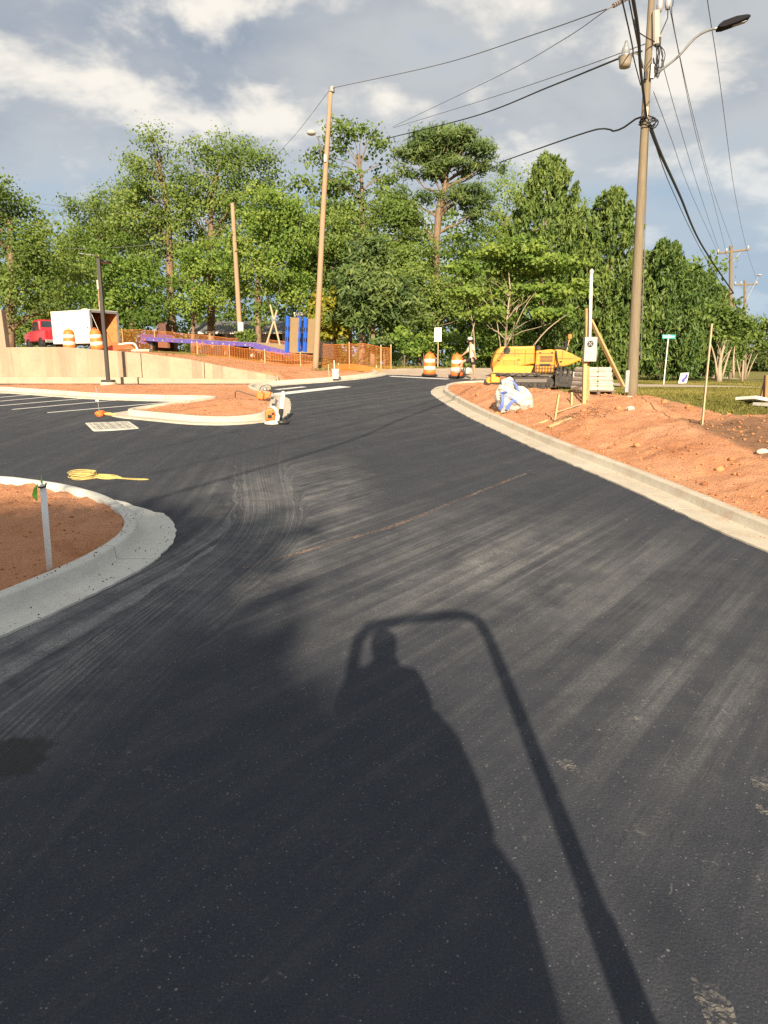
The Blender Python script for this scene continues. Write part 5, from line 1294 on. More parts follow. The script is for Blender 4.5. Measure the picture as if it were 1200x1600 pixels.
MB().prism([(.68, .78), (1.15, .86), (1.62, 1.05), (1.66, 1.12), (1.30, 1.30), (.95, 1.44), (.68, 1.46)], -.70, .60).build('operator_cowl', M_YEL, pv, .04, seg=3)
MB().prism([(1.45, 1.02), (1.78, 1.02), (1.84, 1.16), (1.5, 1.12)], -.62, -.30).build('side_console', M_YELO, pv, .02)
MB().tube([(.70, -.76, 1.40), (.74, -.84, 1.10), (.84, -.86, .78)], .025, 6).build('grab_rail', M_TAR, pv)
MB().tube([(1.18, -.1, 1.35), (1.27, -.1, 1.86)], .018, 6).build('beacon_post', M_LUMBER, pv); MB().box((1.28, -.1, 1.93), (.14, .12, .17)).build('beacon', M_ORANGE, pv, .02)
MB().lathe([(.10, 0), (.10, .14), (.03, .2)], 12, (.12, .1, 1.42)).build('air_cleaner', M_TAR, pv); MB().tube([(-.02, .2, 1.5), (.0, .2, 1.66)], .03, 8).build('exhaust_pipe', M_TAR, pv)
for sy in (-.62, .62):
    tr = MB()
    pts = [(-1.15, .20), (-1.05, .42), (-.85, .48), (.45, .48), (.62, .40), (.70, .22), (.60, .05), (.45, 0), (-.9, 0), (-1.08, .06)]
    tr.prism(pts, sy - .16, sy + .16); trk = tr.build('track', M_TAR, pv, .03)
    for k in range(16): MB().box((-.92 + .09 * k, sy, -.004), (.05, .34, .02)).build('track_pad', M_BLACK, trk)
    if sy < 0:
        for k in range(5): MB().lathe([(.075, -.03), (.09, 0), (.05, .03)], 12, (-.85 + k * .32, sy - .17, .16), rotx(R(90))).build('roller_wheel', M_TAR, trk)
        MB().box((-.2, sy - .165, .32), (1.2, .03, .13)).build('track_frame', pbr('worn_steel', (.12, .11, .10), .6), trk, .01)
MB().box((-1.55, 0, .40), (.34, 1.5, .32)).build('push_bar', M_YELO, pv, .03)
for k, xx in enumerate((-1.78, -1.66)): MB().lathe([(.11, -.2), (.11, .2)], 14, (xx, -.4, .33), rotx(R(90))).build('push_roller', M_YELO, pv)
MB().prism([(.70, .10), (1.55, .06), (1.62, .46), (1.30, .74), (.78, .78)], -.85, .80).build('screed', M_TAR, pv, .03)
MB().prism([(1.56, .05), (2.0, .05), (2.05, .30), (1.9, .44), (1.62, .46)], -1.0, .95).build('screed_extension', M_TAR, pv, .02)
for k in range(7):
    x0 = .8 + .17 * k; MB().tube(smooth3([(x0, -.88, .5), (x0 + .05, -.95, .75 + .08 * math.sin(k)), (x0 + .12, -.92, .86), (x0 + .2, -.86, .62)], .06), .016, 5).build('hydraulic_hose', M_BLACK, pv)
MB().box((1.42, -.86, .56), (.10, .02, .16)).build('data_plate', M_SIGNW, pv); MB().box((1.02, -.865, .35), (.36, .03, .22)).build('access_panel', M_TAR, pv, .01)
for xx in (.72, 1.64): MB().box((xx, -.90, .40), (.05, .05, .62)).build('side_plate', M_TAR, pv, .005)
MB().tube([(-1.0, -.80, .52), (.6, -.82, .50)], .03, 6).build('step_rail', pbr('worn_steel', (.12, .11, .10), .6), pv)

sm_ = MB()
for xx in (-1.25, -.85, -.45): sm_.box((xx, -.755, 1.20), (.012, .012, .60))
sm_.box((-.85, -.755, 1.30), (1.5, .012, .012)); sm_.box((.30, -.805, 1.30), (.70, .012, .014)); sm_.box((1.0, -.705, 1.12), (.60, .012, .014)); sm_.box((.95, -.705, 1.25), (.012, .012, .34))
sm_.build('panel_seam', M_TAR, pv)
for (x_, z_) in ((-1.45, 1.05), (-.7, 1.08), (.10, 1.34), (.55, 1.34), (.9, 1.02)): MB().box((x_, -.81 if x_ > -.1 and x_ < .66 else -.765, z_), (.09, .03, .03)).build('latch', M_TAR, pv)
MB().box((-1.0, -.76, 1.12), (.55, .012, .13)).build('faded_decal', M_YELO, pv); MB().box((.30, -.806, .90), (.42, .014, .07)).build('warning_strip', M_TAR, pv)
for k in range(4): MB().tube(smooth3([(-1.5 + .45 * k, -.80, .60), (-1.42 + .45 * k, -.86, .50), (-1.2 + .45 * k, -.84, .54), (-1.1 + .45 * k, -.80, .60)], .06), .018, 5).build('hydraulic_hose', M_BLACK, pv)
MB().box((-.75, -.78, .53), (1.6, .06, .10)).build('frame_rail', M_TAR, pv, .01)
MB().tube([(.74, -.62, 1.45), (.74, -.62, 1.70), (1.05, -.62, 1.70), (1.3, -.62, 1.34)], .018, 6).build('handrail', M_TAR, pv); MB().box((1.0, .1, 1.52), (.34, .40, .10)).build('operator_seat', M_BLACK, pv, .03); MB().box((1.15, .1, 1.66), (.08, .40, .26)).build('seat_back', M_BLACK, pv, .03)
for k in range(3): MB().box((.78 + .26 * k, -.87, .62), (.16, .03, .09)).build('control_box', pbr('worn_steel', (.12, .11, .10), .6), pv, .01)

# ================================================================== VEHICLES
def wheel(par, x_, y_, r, w_, rimmat=None, tyremat=None, n=22):
    wh = bpy.data.objects.new('wheel', None); COL.objects.link(wh); wh.parent = par; wh.location = (x_, y_, r); M_ = rotx(R(90))
    MB().lathe([(r * .60, -w_ / 2), (r * .9, -w_ / 2), (r, -w_ * .35), (r, w_ * .35), (r * .9, w_ / 2), (r * .60, w_ / 2)], n, (0, 0, 0), M_).build('tyre', tyremat or M_BLACK, wh, smooth=False)
    MB().lathe([(0, w_ * .32), (r * .2, w_ * .36), (r * .45, w_ * .18), (r * .58, w_ * .36), (r * .62, w_ * .30), (r * .62, -w_ * .30), (0, -w_ * .30)], n, (0, 0, 0), M_).build('rim', rimmat or M_STEEL, wh, smooth=False)
    for k in range(5): MB().box((r * .34 * math.cos(k * 1.2566), -w_ * .30, r * .34 * math.sin(k * 1.2566)), (r * .13, w_ * .12, r * .13)).build('lug_hole', M_SIGNK, wh)
    return wh
# ---- enclosed white cargo trailer; local +X is its open rear
b = at(136, 545, 38.5); b.z = gz(b.x, b.y)
tr = thing('cargo_trailer', 'white enclosed cargo trailer with open rear on the left bank', 'trailer', b, R(-31))
L, Wd, z0, z1 = 3.2, 1.7, .36, 2.0
M_TRW = pbr('trailer_white', (.60, .585, .51), .45, var=.05, vscale=2, dirt=(.5, .36, .22), dirtamt=.2); M_PLYLIT = pbr('sunlit_plywood', (.50, .20, .07), .8, var=.25, vscale=5); M_PLYSHADE = pbr('shaded_plywood', (.10, .045, .03), .85, var=.2)  # one plywood, two painted tones: sunlit wall orange, shaded interior dark
MB().box((0, -Wd / 2, (z0 + z1) / 2), (L, .05, z1 - z0)).build('side_wall', M_TRW, tr, .01); MB().box((0, Wd / 2, (z0 + z1) / 2), (L, .05, z1 - z0)).build('side_wall', M_TRW, tr, .01)
MB().box((0, Wd / 2 - .045, (z0 + z1) / 2), (L - .1, .03, z1 - z0 - .1)).build('lining', M_PLYLIT, tr); MB().box((0, -Wd / 2 + .045, (z0 + z1) / 2), (L - .1, .03, z1 - z0 - .1)).build('lining', M_PLYSHADE, tr)
MB().box((-L / 2, 0, (z0 + z1) / 2), (.06, Wd - .06, z1 - z0)).build('front_wall', M_TRW, tr, .01); MB().box((-L / 2 + .06, 0, (z0 + z1) / 2), (.03, Wd - .15, z1 - z0 - .1)).build('lining', M_PLYSHADE, tr)
MB().box((0, 0, z1 + .02), (L + .06, Wd + .06, .06)).build('roof', M_TRW, tr, .02); MB().box((0, 0, z1 - .02), (L - .1, Wd - .12, .02)).build('ceiling_lining', M_PLYSHADE, tr); MB().box((0, 0, z0), (L, Wd - .1, .08)).build('deck', M_PLYSHADE, tr)
MB().lathe([(.2, 0), (.2, .08), (.12, .14), (0, .14)], 14, (.1, 0, z1 + .05)).build('roof_vent', M_TRW, tr)
fr = MB(); 
for sy in (-1, 1): fr.box((L / 2 + .02, sy * (Wd / 2 - .02), (z0 + z1) / 2), (.06, .10, z1 - z0))
fr.box((L / 2 + .02, 0, z1 - .03), (.06, Wd, .12)); fr.box((L / 2 + .02, 0, z0 + .0), (.06, Wd, .12)); fr.build('rear_frame', M_STEEL, tr)
for sx in (-.42, .42): wheel(tr, -.1 + sx * .0 + .0 if sx < 0 else .62, -Wd / 2 - .12, .33, .2, M_STEEL) if sx < 0 else None
wheel(tr, -.1, Wd / 2 + .12, .33, .2, M_STEEL)
fd = MB(); fd.tube([(-.1 + .42 * math.cos(a), -Wd / 2 - .12, .33 + .42 * math.sin(a)) for a in np.linspace(0, math.pi, 11)], .03, 6)
fd.build('fender', M_STEEL, tr)
rp = MB().box((L / 2 + .85, 0, .22), (1.7, Wd - .15, .05), roty(R(14))).build('ramp_door', M_PLYLIT, tr)
MB().tube([(-L / 2, 0, .40), (-L / 2 - 1.1, 0, .40)], .05, 6).build('tongue', M_BLKMET, tr); MB().box((L / 2 - .2, -Wd / 2 - .035, 1.15), (.05, .02, .09)).build('side_latch', M_BLKMET, tr)
MB().tube([(L / 2, -Wd / 2 + .1, z1 - .15), (L / 2 + .5, -Wd / 2 + .12, .9)], .012, 5).build('ramp_cable', M_STEEL, tr)
# ---- red pickup; local -X is its front
b = at(80, 543, 44.5); b.z = gz(b.x, b.y) - .02
pk = thing('pickup_truck', 'red pickup truck parked behind the white trailer', 'truck', b, R(-52))
M_RED = pbr('red_paint', (.50, .015, .03), .3, var=.05, spec=.6, coat=.4); M_GLASS = pbr('dark_glass', (.03, .035, .04), .1, spec=.8)
MB().prism([(-2.7, .55), (-2.72, .95), (-2.55, 1.10), (-1.35, 1.18), (2.55, 1.18), (2.6, .55)], -.92, .92).build('body', M_RED, pk, .06, seg=3)
MB().prism([(-1.30, 1.17), (-.62, 1.78), (-.45, 1.84), (.75, 1.84), (.88, 1.78), (1.02, 1.17)], -.80, .80).build('cab', M_RED, pk, .06, seg=3)
for sy in (-1, 1): MB().prism([(-1.05, 1.22), (-.52, 1.72), (.70, 1.72), (.84, 1.22)], sy * .80 - .006, sy * .80 + .006).build('side_window', M_GLASS, pk); MB().box((2.61, sy * .78, .95), (.03, .16, .34)).build('tail_lamp', pbr('tail_lamp', (.45, .02, .02), .25), pk)
MB().box((.0, 0, 0), (.02, 1.35, .50)).build('rear_window', M_GLASS, pk).location = (.965, 0, 1.50); pk.children[-1].rotation_euler = (0, R(-13), 0)
MB().box((2.60, 0, .92), (.05, 1.36, .48)).build('tailgate', M_RED, pk, .02); MB().box((2.66, 0, .52), (.14, 1.8, .18)).build('rear_bumper', M_STEEL, pk, .03)
MB().box((-2.74, 0, .52), (.16, 1.84, .22)).build('front_bumper', M_STEEL, pk, .03); MB().box((1.75, 0, 1.185), (1.45, 1.5, .03)).build('bed_liner', M_BLACK, pk)
for sx in (-1.7, 1.65):
    for sy in (-.86, .86): wheel(pk, sx, sy, .38, .26)
# ---- flatbed equipment trailer, purple with blue ramps; local +X is its rear
A = at(247, 556, 46); B = at(474, 566, 38.8)
A.z = gz(A.x, A.y); B.z = gz(B.x, B.y); d = B - A; Lf = Vector((d.x, d.y)).length; rz_ = math.atan2(d.y, d.x)
ft_ = thing('flatbed_trailer', 'purple flatbed equipment trailer with upright blue ramps', 'trailer', (A.x, A.y, A.z - .12), rz_); ft_.rotation_euler = (0, -math.atan2(d.z + .18, Lf), rz_)
M_PUR = pbr('faded_purple', (.105, .08, .32), .5, var=.15, vscale=3, dirt=(.45, .25, .16), dirtamt=.3); M_BLUE = pbr('ramp_blue', (.02, .10, .55), .45, var=.1); M_PLANK = wood('deck_plank', (.28, .19, .10), (.46, .34, .20), (10, 10, 1))
hd_ = .94; Lm = Lf * .79; Wf = 2.3
for sy in (-1, 1):
    MB().box((Lm / 2, sy * (Wf / 2 - .05), hd_ - .03), (Lm, .10, .24)).build('side_rail', M_PUR, ft_, .015)
    MB().prism([(Lm, hd_ + .09), (Lm, hd_ - .21), (Lf, .42), (Lf, .66)], sy * (Wf / 2 - .05) - .05, sy * (Wf / 2 - .05) + .05).build('beavertail_rail', M_PUR, ft_, .01)
for k in range(11): MB().box((.25 + k * Lm / 11, -Wf / 2 - .012, hd_ - .06), (.07, .03, .09)).build('stake_pocket', M_GREYP if k % 3 else M_ORANGE, ft_)
for k in range(10): MB().box((Lm / 2, -Wf / 2 + .20 + k * .211, hd_ + .06), (Lm - .05, .195, .05)).build('deck_plank', M_PLANK, ft_)
MB().prism([(Lm, hd_ + .07), (Lm, hd_ + .02), (Lf, .60), (Lf, .65)], -Wf / 2 + .12, Wf / 2 - .12).build('beavertail_deck', M_PLANK, ft_)
MB().box((-.06, 0, hd_ + .02), (.16, Wf + .06, .50)).build('headboard', M_PUR, ft_, .02); MB().prism([(.0, .95), (-1.4, .72), (-1.4, .58), (.0, .68)], -.25, .25).build('tongue', M_PUR, ft_)
MB().box((.55, -.7, .42), (.12, .12, .9)).build('landing_leg', M_BLKMET, ft_); MB().box((.55, .7, .42), (.12, .12, .9)).build('landing_leg', M_BLKMET, ft_)
MB().box((2.0, -Wf / 2 + .1, .62), (.9, .2, .35)).build('tool_box', pbr('rust', (.22, .09, .05), .9), ft_, .01)
M_RIMD = pbr('dusty_rim', (.58, .50, .42), .7); M_TYD = pbr('dusty_tyre', (.045, .032, .028), .9, var=.3)
for xx in (Lm * .60, Lm * .60 + .95):
    for sy in (-Wf / 2 + .10, Wf / 2 - .10): wheel(ft_, xx, sy, .40, .26, M_RIMD, M_TYD)
for sy, nm in ((-.70, 0), (.72, 1)):
    for e in (-.46, .46):
        ch = MB().prism([(-.09, 0), (.09, 0), (.16, 1.9), (-.02, 1.95)], sy + e - .07, sy + e + .07).build('ramp_channel', M_BLUE, ft_, .01); ch.location = (Lf - .15, 0, .55)
        for k in range(2): MB().box((.03 + .01 * k, sy + e * .99 - .075, .75 + k * .55), (.07, .012, .22)).build('slot', M_SIGNK, ch)
        for k in range(2): MB().box((.13 + .02 * k, sy + e * 1., .75 + k * .55), (.012, .07, .22)).build('slot', M_SIGNK, ch)
    for k in range(4): o = MB().prism([(-.06, .05), (-.01, .05), (.06, 1.88), (.01, 1.88)], sy - .38 + k * .195, sy - .38 + k * .195 + .175).build('ramp_plank', M_PLANK, ft_); o.location = (Lf - .12, 0, .55)
ft_.children  # parts done
# ---- fallen orange roll-up sign and white rail beside the trailer
b = at(183, 551, 33.5); b.z = gz(b.x, b.y)
t = thing('folded_road_sign', 'collapsed orange fabric road sign lying on the bank', 'sign', b, R(10))
m = MB(); m.add([(-.75, 0, .05), (0, -.35, .02), (.65, .1, .32), (.1, .35, .30), (-.2, -.05, .30)], [(0, 1, 4), (1, 2, 4), (2, 3, 4), (3, 0, 4)]); o = m.build('fabric', pbr('red_orange_fabric', (.72, .10, .035), .6), t); s_ = o.modifiers.new('t', 'SOLIDIFY'); s_.thickness = .01
MB().tube([(-.7, .05, .04), (.7, .1, .1)], .015, 6).build('rib', M_BLKMET, t)
b = at(205, 549, 35); b.z = gz(b.x, b.y)
t = thing('white_rail', 'bent white pipe rail on the bank beside the fallen orange sign', 'rail', b); MB().tube(smooth3([(-.6, 0, .30), (-.2, 0, .36), (.18, 0, .34), (.32, 0, .05), (.34, 0, -.1)], .1), .05, 8).build('rail', M_WHITE, t, smooth=True); MB().box((.45, .1, .03), (.9, .3, .12)).build('slab', M_KERB, t, .02)
# ---- small trailer-side clutter: dark stump chimney behind fence
# ---- grey ranch house
b = at(400, 548, 56); b.z = gz(b.x, b.y)
hs_ = thing('ranch_house', 'low grey-roofed white ranch house behind the flatbed trailer', 'house', b, R(-4))
M_SHING = pbr('shingle', (.13, .13, .135), .9, var=.25, vscale=6, bump=.5, bscale=14); M_SIDING = pbr('white_siding', (.62, .61, .55), .7, var=.06); M_BRICK = pbr('porch_shade_wall', (.30, .28, .24), .85, var=.15)
zr_ = at(400, 497, 56).z - b.z; ze = at(400, 521, 56).z - b.z
MB().box((0.3, 4.2, ze / 2), (9.4, 7.2, ze)).build('wall', M_SIDING, hs_)
rf = MB().prism([(0, 0)] * 0 + [(-5.2, ze - .05), (5.4, ze - .05), (5.4, ze + .12), (-5.2, ze + .12)], -.55, -.5).build('fascia', M_WHITE, hs_)
m = MB(); m.add([(-5.2, -.55, ze + .1), (5.4, -.55, ze + .1), (5.4, 8.4, ze + .1), (-5.2, 8.4, ze + .1), (-5.2, 3.9, zr_), (5.4, 3.9, zr_)], [(0, 1, 5, 4), (2, 3, 4, 5), (1, 2, 5), (3, 0, 4), (0, 3, 2, 1)]); roof = m.build('roof', M_SHING, hs_)
for k in range(9): MB().box((.1, -.45 + k * .50, ze + .12 + (zr_ - ze - .1) * k / 8.9), (10.55, .05, .025)).build('shingle_course', M_SHING, roof)
MB().box((2.7, 4.3, zr_ + .25), (.8, .7, .9)).build('chimney', M_WHITE, roof)
m = MB(); m.add([(-5.25, -.5, ze), (-5.25, 3.2, ze), (-5.25, 1.3, ze + 1.0), (-5.15, -.5, ze), (-5.15, 3.2, ze), (-5.15, 1.3, ze + 1.0)], [(0, 1, 2), (5, 4, 3), (0, 2, 5, 3), (1, 4, 5, 2)]); m.build('gable', M_SIDING, hs_)
for xx in (-4.6, -2.2, .4, 2.8, 5.0): MB().box((xx, -.35, ze / 2), (.14, .14, ze)).build('porch_post', M_WHITE, hs_, .01)
for xx in (-3.2, -1.0, 3.9):
    wn = MB().box((xx, .585, 1.35), (1.0, .04, 1.15)).build('window', M_WHITE, hs_); MB().box((xx - .23, .56, 1.35), (.40, .02, 1.0)).build('pane', M_GLASS, wn); MB().box((xx + .23, .56, 1.35), (.40, .02, 1.0)).build('pane', M_GLASS, wn)
dr = MB().box((1.5, .585, 1.05), (.95, .05, 2.05)).build('door', pbr('door_dark', (.07, .05, .04), .5), hs_); MB().lathe([(.03, 0), (.03, .05)], 8, (1.85, .53, 1.0), rotx(R(90))).build('handle', M_STEEL, dr)

# ---- orange safety fence in three runs
M_MESH = pbr('fence_orange', (.52, .17, .035), .6, spec=.3)
def fence(label, pts, h, posts, dens=.075, sagf=.10):
    b = Vector((pts[0][0], pts[0][1], gz(*pts[0]))); t = thing('safety_fence', label, 'fence', b, 0, 'orange safety fencing')
    P = smooth_line(pts, .25); m = MB(); acc = [0]
    for i in range(1, len(P)): acc.append(acc[-1] + (P[i] - P[i - 1]).length)
    T_ = acc[-1]; n = int(T_ / dens)
    def pos(s_): 
        k = min(len(P) - 2, max(0, int(np.searchsorted(acc, s_)) - 1)); f = (s_ - acc[k]) / max(1e-6, acc[k + 1] - acc[k]); return P[k].lerp(P[k + 1], min(1, f))
    cols = []
    for i in range(n + 1):
        s_ = T_ * i / n; p = pos(s_); zb = gz(p.x, p.y) + .03; sg = sagf * (vn(s_ * .55 + b.x, 1.0, 3) - .3); top = zb + h * (1 - max(0, float(sg)))
        bow = .06 * math.sin(s_ * 1.7); cols.append((Vector((p.x - b.x, p.y + bow - b.y, zb - b.z)), Vector((p.x - b.x, p.y + bow * .3 - b.y, top - b.z))))
    nr = 15; sw = .0045
    for i in range(n + 1):
        a, c = cols[i]; dx_ = Vector((sw, 0, 0)); m.add([a - dx_, a + dx_, c + dx_, c - dx_], [(0, 1, 2, 3)])
    for k in range(nr + 1):
        f = k / nr; w_ = .008 if k not in (0, nr) else .02
        for i in range(n):
            p, q_ = cols[i][0].lerp(cols[i][1], f), cols[i + 1][0].lerp(cols[i + 1][1], f); e = Vector((0, -.003, w_ / 2)); e2 = Vector((0, -.003, -w_ / 2)); m.add([p + e2, q_ + e2, q_ + e, p + e], [(0, 1, 2, 3)])
    stuff(m.build('mesh_netting', M_MESH, t))
    for s_ in posts:
        p = pos(T_ * s_); zb = gz(p.x, p.y); MB().box((p.x - b.x, p.y + .05 - b.y, zb - b.z + h * .5), (.05, .05, h + .25)).build('post', M_LATH, t)
    return t
def gp(u, v, Y): p = at(u, v, Y); return (p.x, p.y)
fence('orange netting fence at the driveway corner, right of the lamp pole', [gp(500, 570, 37.5), gp(530, 572, 36.8), gp(570, 576, 36), gp(607, 578, 35.4), gp(611, 578, 36.6)], 1.22, (.02, .35, .7, .93))
fence('orange netting fence running in front of the flatbed trailer', [gp(300, 556, 39.5), gp(350, 558, 38.8), gp(420, 562, 38), gp(490, 567, 37.4)], .62, (.05, .33, .62, .9), dens=.15)
fence('orange netting fence on the left bank behind the white trailer', [gp(186, 545, 44), gp(215, 546, 44.5), gp(260, 546, 46), gp(330, 548, 47), gp(470, 550, 48)], 1.25, (.02, .2, .5, .8))
fence('fallen end of orange netting behind the white bucket', [gp(522, 578, 33.6), gp(535, 579, 33.9), gp(560, 580, 34.4), gp(596, 581, 34.8)], .30, (.1, .9), dens=.045, sagf=.8)
# dark chimney stump of the outdoor oven behind the fence
b = at(258, 548, 47); b.z = gz(b.x, b.y); t = thing('brick_chiminea', 'dark squat brick stack behind the orange fence', 'chimney', b)
MB().prism([(-.55, 0), (.55, 0), (.5, .75), (.28, 1.1), (.25, 1.75), (-.25, 1.75), (-.28, 1.1), (-.5, .75)], -.4, .4).build('stack', pbr('dark_brick', (.10, .05, .04), .9, var=.3), t, .03); MB().box((0, 0, 1.80), (.62, .6, .10)).build('cap', pbr('dark_brick', (.10, .05, .04), .9), t)

# ================================================================== PEOPLE
def skin_body(name, J, E_, mat, par, root=0, sub=2):
    me = bpy.data.meshes.new(name); me.from_pydata([j[:3] for j in J], E_, [])
    o = bpy.data.objects.new(name, me); COL.objects.link(o)
    sk = o.modifiers.new('skin', 'SKIN'); sk.use_smooth_shade = True; ss = o.modifiers.new('sub', 'SUBSURF'); ss.levels = ss.render_levels = sub
    if not me.skin_vertices: me.skin_vertices.new()
    for i, j in enumerate(J):
        sv = me.skin_vertices[0].data[i]; r = j[3]; sv.radius = r if isinstance(r, tuple) else (r, r); sv.use_root = (i == root)
    dg = bpy.context.evaluated_depsgraph_get(); dg.update(); ev = o.evaluated_get(dg); nm = bpy.data.meshes.new_from_object(ev)
    bpy.data.objects.remove(o); nm.materials.clear(); r = link(name, nm, mat, par, smooth=True); return r
def garment(name, body, test, mat, par, off):
    bm = bmesh.new(); bm.from_mesh(body.data); bm.normal_update()
    bmesh.ops.delete(bm, geom=[f for f in bm.faces if not test(f.calc_center_median())], context='FACES')
    nr = {v: v.normal.copy() for v in bm.verts}
    for v, n_ in nr.items(): v.co += n_ * off
    me = bpy.data.meshes.new(name); bm.to_mesh(me); bm.free(); me.materials.clear(); return link(name, me, mat, par, smooth=True)
def head_parts(par, c, f, hair, capm, long_hair=False):
    """face of a head centred at c looking along unit vector f"""
    f = f.normalized(); r = f.cross(Vector((0, 0, 1))).normalized()
    MB().add([c + f * .098 + Vector((0, 0, .01)), c + f * .135 + Vector((0, 0, -.03)), c + f * .10 + r * .016 + Vector((0, 0, -.035)), c + f * .10 - r * .016 + Vector((0, 0, -.035))], [(0, 2, 1), (0, 1, 3), (1, 2, 3), (0, 3, 2)]).build('nose', M_SKIN, par)
    for s_ in (-1, 1):
        bmE = MB().lathe([(0, -.012), (.010, -.006), (.012, 0), (.010, .006), (0, .012)], 8, c + f * .092 + r * s_ * .033 + Vector((0, 0, .012))); bmE.build('eye', M_SIGNK, par)
        MB().lathe([(0, -.03), (.014, -.015), (.016, .01), (0, .03)], 8, c + r * s_ * .083).build('ear', M_SKIN, par)
    MB().box(c + f * .096 + Vector((0, 0, -.058)), (.04, .012, .010), f.to_track_quat('-Y', 'Z').to_matrix()).build('mouth', pbr('lip', (.35, .12, .09), .6), par)
    cap = MB(); M_ = Matrix.Identity(3); cap.lathe([(.106, .0), (.108, .03), (.098, .075), (.06, .108), (0, .118)], 18, c + Vector((0, 0, .035))); cp = cap.build('cap', capm, par, smooth=True)
    br = MB(); q = f.to_track_quat('-Y', 'Z').to_matrix(); br.add([c + q @ Vector(v) + Vector((0, 0, .045)) for v in [(-.075, -.07, 0), (.075, -.07, 0), (.06, -.17, -.012), (0, -.19, -.012), (-.06, -.17, -.012), (-.075, -.07, .012), (.075, -.07, .012), (.06, -.17, 0), (0, -.19, 0), (-.06, -.17, 0)]],
       [(0, 4, 3, 2, 1), (5, 6, 7, 8, 9), (0, 1, 6, 5), (1, 2, 7, 6), (2, 3, 8, 7), (3, 4, 9, 8), (4, 0, 5, 9)]); br.build('brim', M_BLKMET, cp)
    hm_ = MB(); hm_.lathe([(.095, -.06), (.104, -.02), (.103, .04)], 16, c - f * .012); hm_.build('hair', hair, par, smooth=True)
    if long_hair: MB().tube(smooth3([c - f * .08 + Vector((0, 0, .03)), c - f * .15 + Vector((0, 0, -.02)), c - f * .15 + Vector((0, 0, -.14)), c - f * .13 + Vector((0, 0, -.24))], .04), [.03] * 3 + [.034] * 4 + [.012] * 40 if False else .03, 8).build('ponytail', hair, par, smooth=True)
def hand(par, w_, d, up, s=1.0, curl=.5):
    """palm, four fingers and a thumb from wrist w_ along d, back of the hand facing up"""
    d = d.normalized(); sd_ = d.cross(up).normalized(); dn = -up.normalized()
    m = MB(); m.tube([w_ - d * .02 * s, w_ + d * .03 * s, w_ + d * .085 * s], [.022 * s, .036 * s, .034 * s], 8)
    for k, (off_, ln) in enumerate(((-.027, .062), (-.009, .074), (.009, .07), (.027, .055))):
        a = w_ + d * .08 * s + sd_ * off_ * s; b_ = a + (d * (1 - .3 * curl) + dn * .6 * curl) * ln * .5 * s; c_ = b_ + (d * (1 - 1.2 * curl) + dn * 1.3 * curl) * ln * .5 * s
        m.tube([a - d * .02 * s, a, b_, c_], [.009 * s, .009 * s, .0085 * s, .007 * s], 6)
    a = w_ + d * .03 * s - sd_ * .03 * s; m.tube([a, a - sd_ * .025 * s + d * .025 * s, a - sd_ * .025 * s + d * .055 * s + dn * .01 * s], [.012 * s, .010 * s, .008 * s], 6)
    return m.build('hand', M_SKIN, par, smooth=True)
M_SKIN = pbr('skin', (.42, .22, .14), .55, var=.05); M_HAIR = pbr('dark_hair', (.025, .018, .014), .6); M_SHIRT = pbr('cream_cotton', (.55, .46, .35), .85, var=.06); M_SHORT = pbr('black_cotton', (.02, .02, .022), .85); M_CAPW = pbr('white_cap', (.58, .57, .54), .7); M_SHOE = pbr('grey_shoe', (.22, .18, .16), .8)
# person stepping up left past the drum (faces -X)
b = at(737, 598, 30.2); b.z = max(gz(b.x, b.y), float(S(b.y)))
pe = thing('person', 'person in white cap, cream shirt and black shorts stepping past the drum', 'person', b, R(4))
J = [(0, 0, .93, (.155, .12)), (-.01, 0, 1.08, (.135, .10)), (-.03, 0, 1.25, (.155, .11)), (-.05, 0, 1.40, (.16, .10)), (-.075, 0, 1.49, .055), (-.10, 0, 1.555, .058), (-.115, 0, 1.63, (.088, .10)), (-.115, 0, 1.70, (.075, .085)),
     (-.05, -.165, 1.41, .058), (.03, -.20, 1.17, .046), (.10, -.20, .97, .034), (-.06, .165, 1.41, .058), (-.19, .19, 1.20, .046), (-.38, .16, 1.06, .034),
     (.0, -.095, .86, .095), (.06, -.10, .50, .062), (.12, -.10, .10, .042), (.02, -.10, .05, .042), (-.09, -.10, .035, .034),
     (-.02, .095, .86, .095), (-.40, .11, .78, .066), (-.52, .11, .36, .046), (-.62, .11, .31, .042), (-.72, .11, .28, .034)]
E_ = [(0, 1), (1, 2), (2, 3), (3, 4), (4, 5), (5, 6), (6, 7), (3, 8), (8, 9), (9, 10), (3, 11), (11, 12), (12, 13), (0, 14), (14, 15), (15, 16), (16, 17), (17, 18), (0, 19), (19, 20), (20, 21), (21, 22), (22, 23)]
bd = skin_body('body', J, E_, M_SKIN, pe)
garment('shirt', bd, lambda c: .93 < c.z < 1.475 and c.x > -.20 and not (c.z < 1.24 and abs(c.y) > .155), M_SHIRT, pe, .022)
garment('shorts', bd, lambda c: .66 < c.z < 1.0 and c.x > -.27 and abs(c.y) < .175, M_SHORT, pe, .018)
garment('shoe', bd, lambda c: c.z < .11, M_SHOE, pe, .012); garment('shoe', bd, lambda c: c.x < -.50 and c.z < .40, M_SHOE, pe, .012)
head_parts(pe, Vector((-.118, 0, 1.645)), Vector((-1, 0, -.25)), M_HAIR, M_CAPW, True)
hand(pe, Vector((.10, -.20, .96)), Vector((.25, 0, -1)), Vector((1, 0, .2)), .95); hand(pe, Vector((-.385, .16, 1.055)), Vector((-.8, 0, -.5)), Vector((0, 0, 1)), .95)
# ---- white sack behind the person
b = at(728, 584, 33); b.z = float(S(33)) ; o = lump('plastic_sack', (b.x, b.y, b.z + .16), (.26, .2, .16), 21, M_FIBC, None); tag(o, 'small white plastic sack on the ground behind the person', 'sack')

